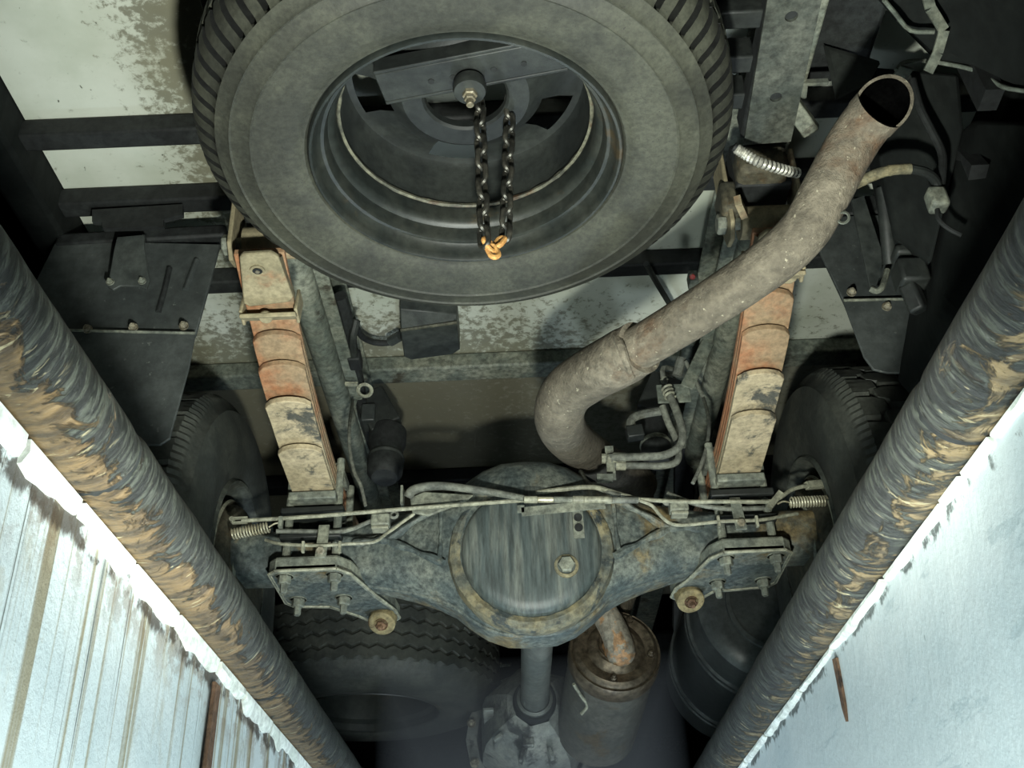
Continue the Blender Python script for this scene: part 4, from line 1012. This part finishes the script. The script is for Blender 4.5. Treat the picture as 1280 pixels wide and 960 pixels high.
m = MB(); m.tube([P(1120, 88, y=1.17), P(1130, 78, y=1.17), P(1155, 76, y=1.16), P(1178, 79, y=1.155), P(1215, 87, y=1.145), P(1240, 101, y=1.135), P(1262, 111, y=1.125), P(1330, 119, y=1.115)], .0035, 8, k=4); m.build('skirt_lip', M['frame'], tb)
m = MB(); m.tube([P(1105, 0, y=1.035), P(1120, 18, y=1.06), P(1138, 38, y=1.09), P(1168, 40, y=1.09)], .0035, 8, k=3); m.build('skirt_lip', M['frame'], tb)
m = MB(); a_ = [P(1152, -30, y=1.03), P(1163, 10, y=1.06), P(1180, 38, y=1.09), P(1172, 66, y=1.12), P(1160, 90, y=1.14)]
for i in range(4): m.bar(a_[i], a_[i+1], .016, .004, up=(0, -.7, -.7))
m.build('hanger_strap', M['frame'], tb)
m = MB(); m.bar(P(1134, 84, y=1.16), P(1118, 104, y=1.20), .022, .004, up=(0, -.7, -.7)); m.build('hanger_strap', M['frame'], tb)
m = MB(); m.tube([P(1140, 100, y=1.25), P(1150, 135, y=1.26), P(1165, 165, y=1.27), P(1178, 195, y=1.28), P(1176, 235, y=1.29)], .007, 10, k=5); m.build('cable', M['deep'], tb)
m = MB(); m.box(P(1132, 318, y=1.46), (.045, .04, .02)); m.box(P(1138, 345, y=1.46), (.05, .05, .05)); m.bar(P(1135, 355, y=1.46), P(1150, 390, y=1.47), .03, .03); m.build('latch', M['black'], tb, bevel=.006)
m = MB(); m.tube([P(1104, 235, y=1.42), P(1108, 280, y=1.45), P(1112, 330, y=1.49)], .013, 12, k=4); m.build('conduit', M['black'], tb)
m = MB(); m.bar(V(.80, 1.32, 1.20), V(.80, 1.45, 1.53), .04, .03, up=(1, 0, 0)); m.bar(V(.76, 1.15, 1.2), V(.76, 1.18, 1.53), .04, .03, up=(1, 0, 0)); m.build('box_stay', M['deep'], tb)
# dark angle iron between rail and corner
ai = thing('rear_bracket', 'dark folded bracket between the right rail and the tail pipe tip', 'bracket', tuple(P(1020, 130, z=1.38)))
m = MB(); m.plate([P(1030, 60, z=1.42), P(1100, 80, z=1.42), P(1085, 105, z=1.36), P(1045, 125, z=1.34)], (0, 0, .008)); m.build('bracket_plate', M['black'], ai)
m = MB(); m.bar(P(986, 125, z=1.33), P(1015, 165, z=1.30), .03, .02); m.build('bracket_leg', M['frame'], ai, bevel=.003)
m = MB(); m.bar(P(992, 104, z=1.36), P(1035, 102, z=1.36), .006, .01); m.bar(P(1005, 105, z=1.36), P(1003, 122, z=1.34), .012, .006); m.build('bracket_hook', M['bracket'], ai)
m = MB(); m.box(P(1035, 30, z=1.48), (.16, .20, .08)); m.build('bracket_block', M['deep'], ai, bevel=.01)
# dirt-caked spring hanger casting near the right shackle
hc = thing('hanger_casting', 'mud caked hanger casting between the spare and the tail pipe', 'bracket', tuple(P(912, 255, z=1.24)))
m = MB(); m.box(P(950, 212, z=1.29), (.09, .07, .06)); m.build('casting', M['grub'], hc, bevel=.012)
m = MB(); m.box(P(910, 258, z=1.25), (.035, .07, .07)); m.build('casting_ear', M['grub'], hc, bevel=.01)
m = MB(); m.bar(P(922, 250, z=1.2), P(930, 268, z=1.2), .012, .02); m.build('casting_tab', M['hanger'], hc)

# ---- dark cab underside, engine and cross tubes far ahead
cabt = thing('cab_underside', 'dark cab underside far ahead of the axle', 'truck cab', (TC, 4.6, 1.0))
m = MB(); m.box((TC, 5.06, 1.4), (1.9, 1.0, .25)); m.build('cab_floor', M['deep'], cabt, bevel=.03)
en = thing('engine', 'dark oily engine block beyond the gearbox', 'engine', (TC, 4.0, .75))
m = MB(); m.box((TC+.03, 4.60, .989), (.5, .5, .578)); m.build('engine_block', M['deep'], en, bevel=.03)
m = MB(); m.box((TC+.03, 4.55, .70), (.36, .42, .14)); m.build('oil_sump', M['black'], en, bevel=.03)
random.seed(11)
for k in range(16):
    q = P(random.uniform(612, 640), random.uniform(805, 945), y=random.uniform(3.45, 3.75))
    t_ = V(random.uniform(-1, 1), random.uniform(-.5, .5), random.uniform(-1, 1)).normalized()*random.uniform(.02, .06)
    m = MB(); m.tube([q-t_, q+V(.01, 0, .01), q+t_], random.uniform(.004, .008), 8, k=3); m.build('engine_pipe', M['bracket' if k % 3 else 'nut'], en)
m = MB(); m.lathe([(.012, -.008), (.020, 0), (.012, .008), (.008, 0)], P(609, 945, y=3.3), (0, -1, -.2), 16, close=True); m.build('engine_eye', M['nut'], en)

# ---- thin smoke lit by the floor lamp, added for the bluish glow under the gearbox
m_ = bpy.data.materials.new('pit_haze'); m_.use_nodes = True; nt = m_.node_tree
for n in list(nt.nodes):
    if n.type != 'OUTPUT_MATERIAL': nt.nodes.remove(n)
vs_ = nt.nodes.new('ShaderNodeVolumeScatter'); vs_.inputs['Density'].default_value = .45; vs_.inputs['Color'].default_value = (.85, .92, 1, 1)
nt.links.new(vs_.outputs[0], nt.nodes['Material Output'].inputs['Volume'])
hz = MB().box((PC, 3.5, .10), (.70, 2.2, 1.3)).build('glow_haze', m_, kind='stuff')
tag(hz, 'thin bluish smoke added for the glow under the gearbox', 'haze')

# ---------------------------------------------------------------- lift everything so that the pit floor is near z = 0
for o in list(bpy.data.objects):
    if o.parent is None and o.type in ('MESH', 'EMPTY'): o.location.z += Z0
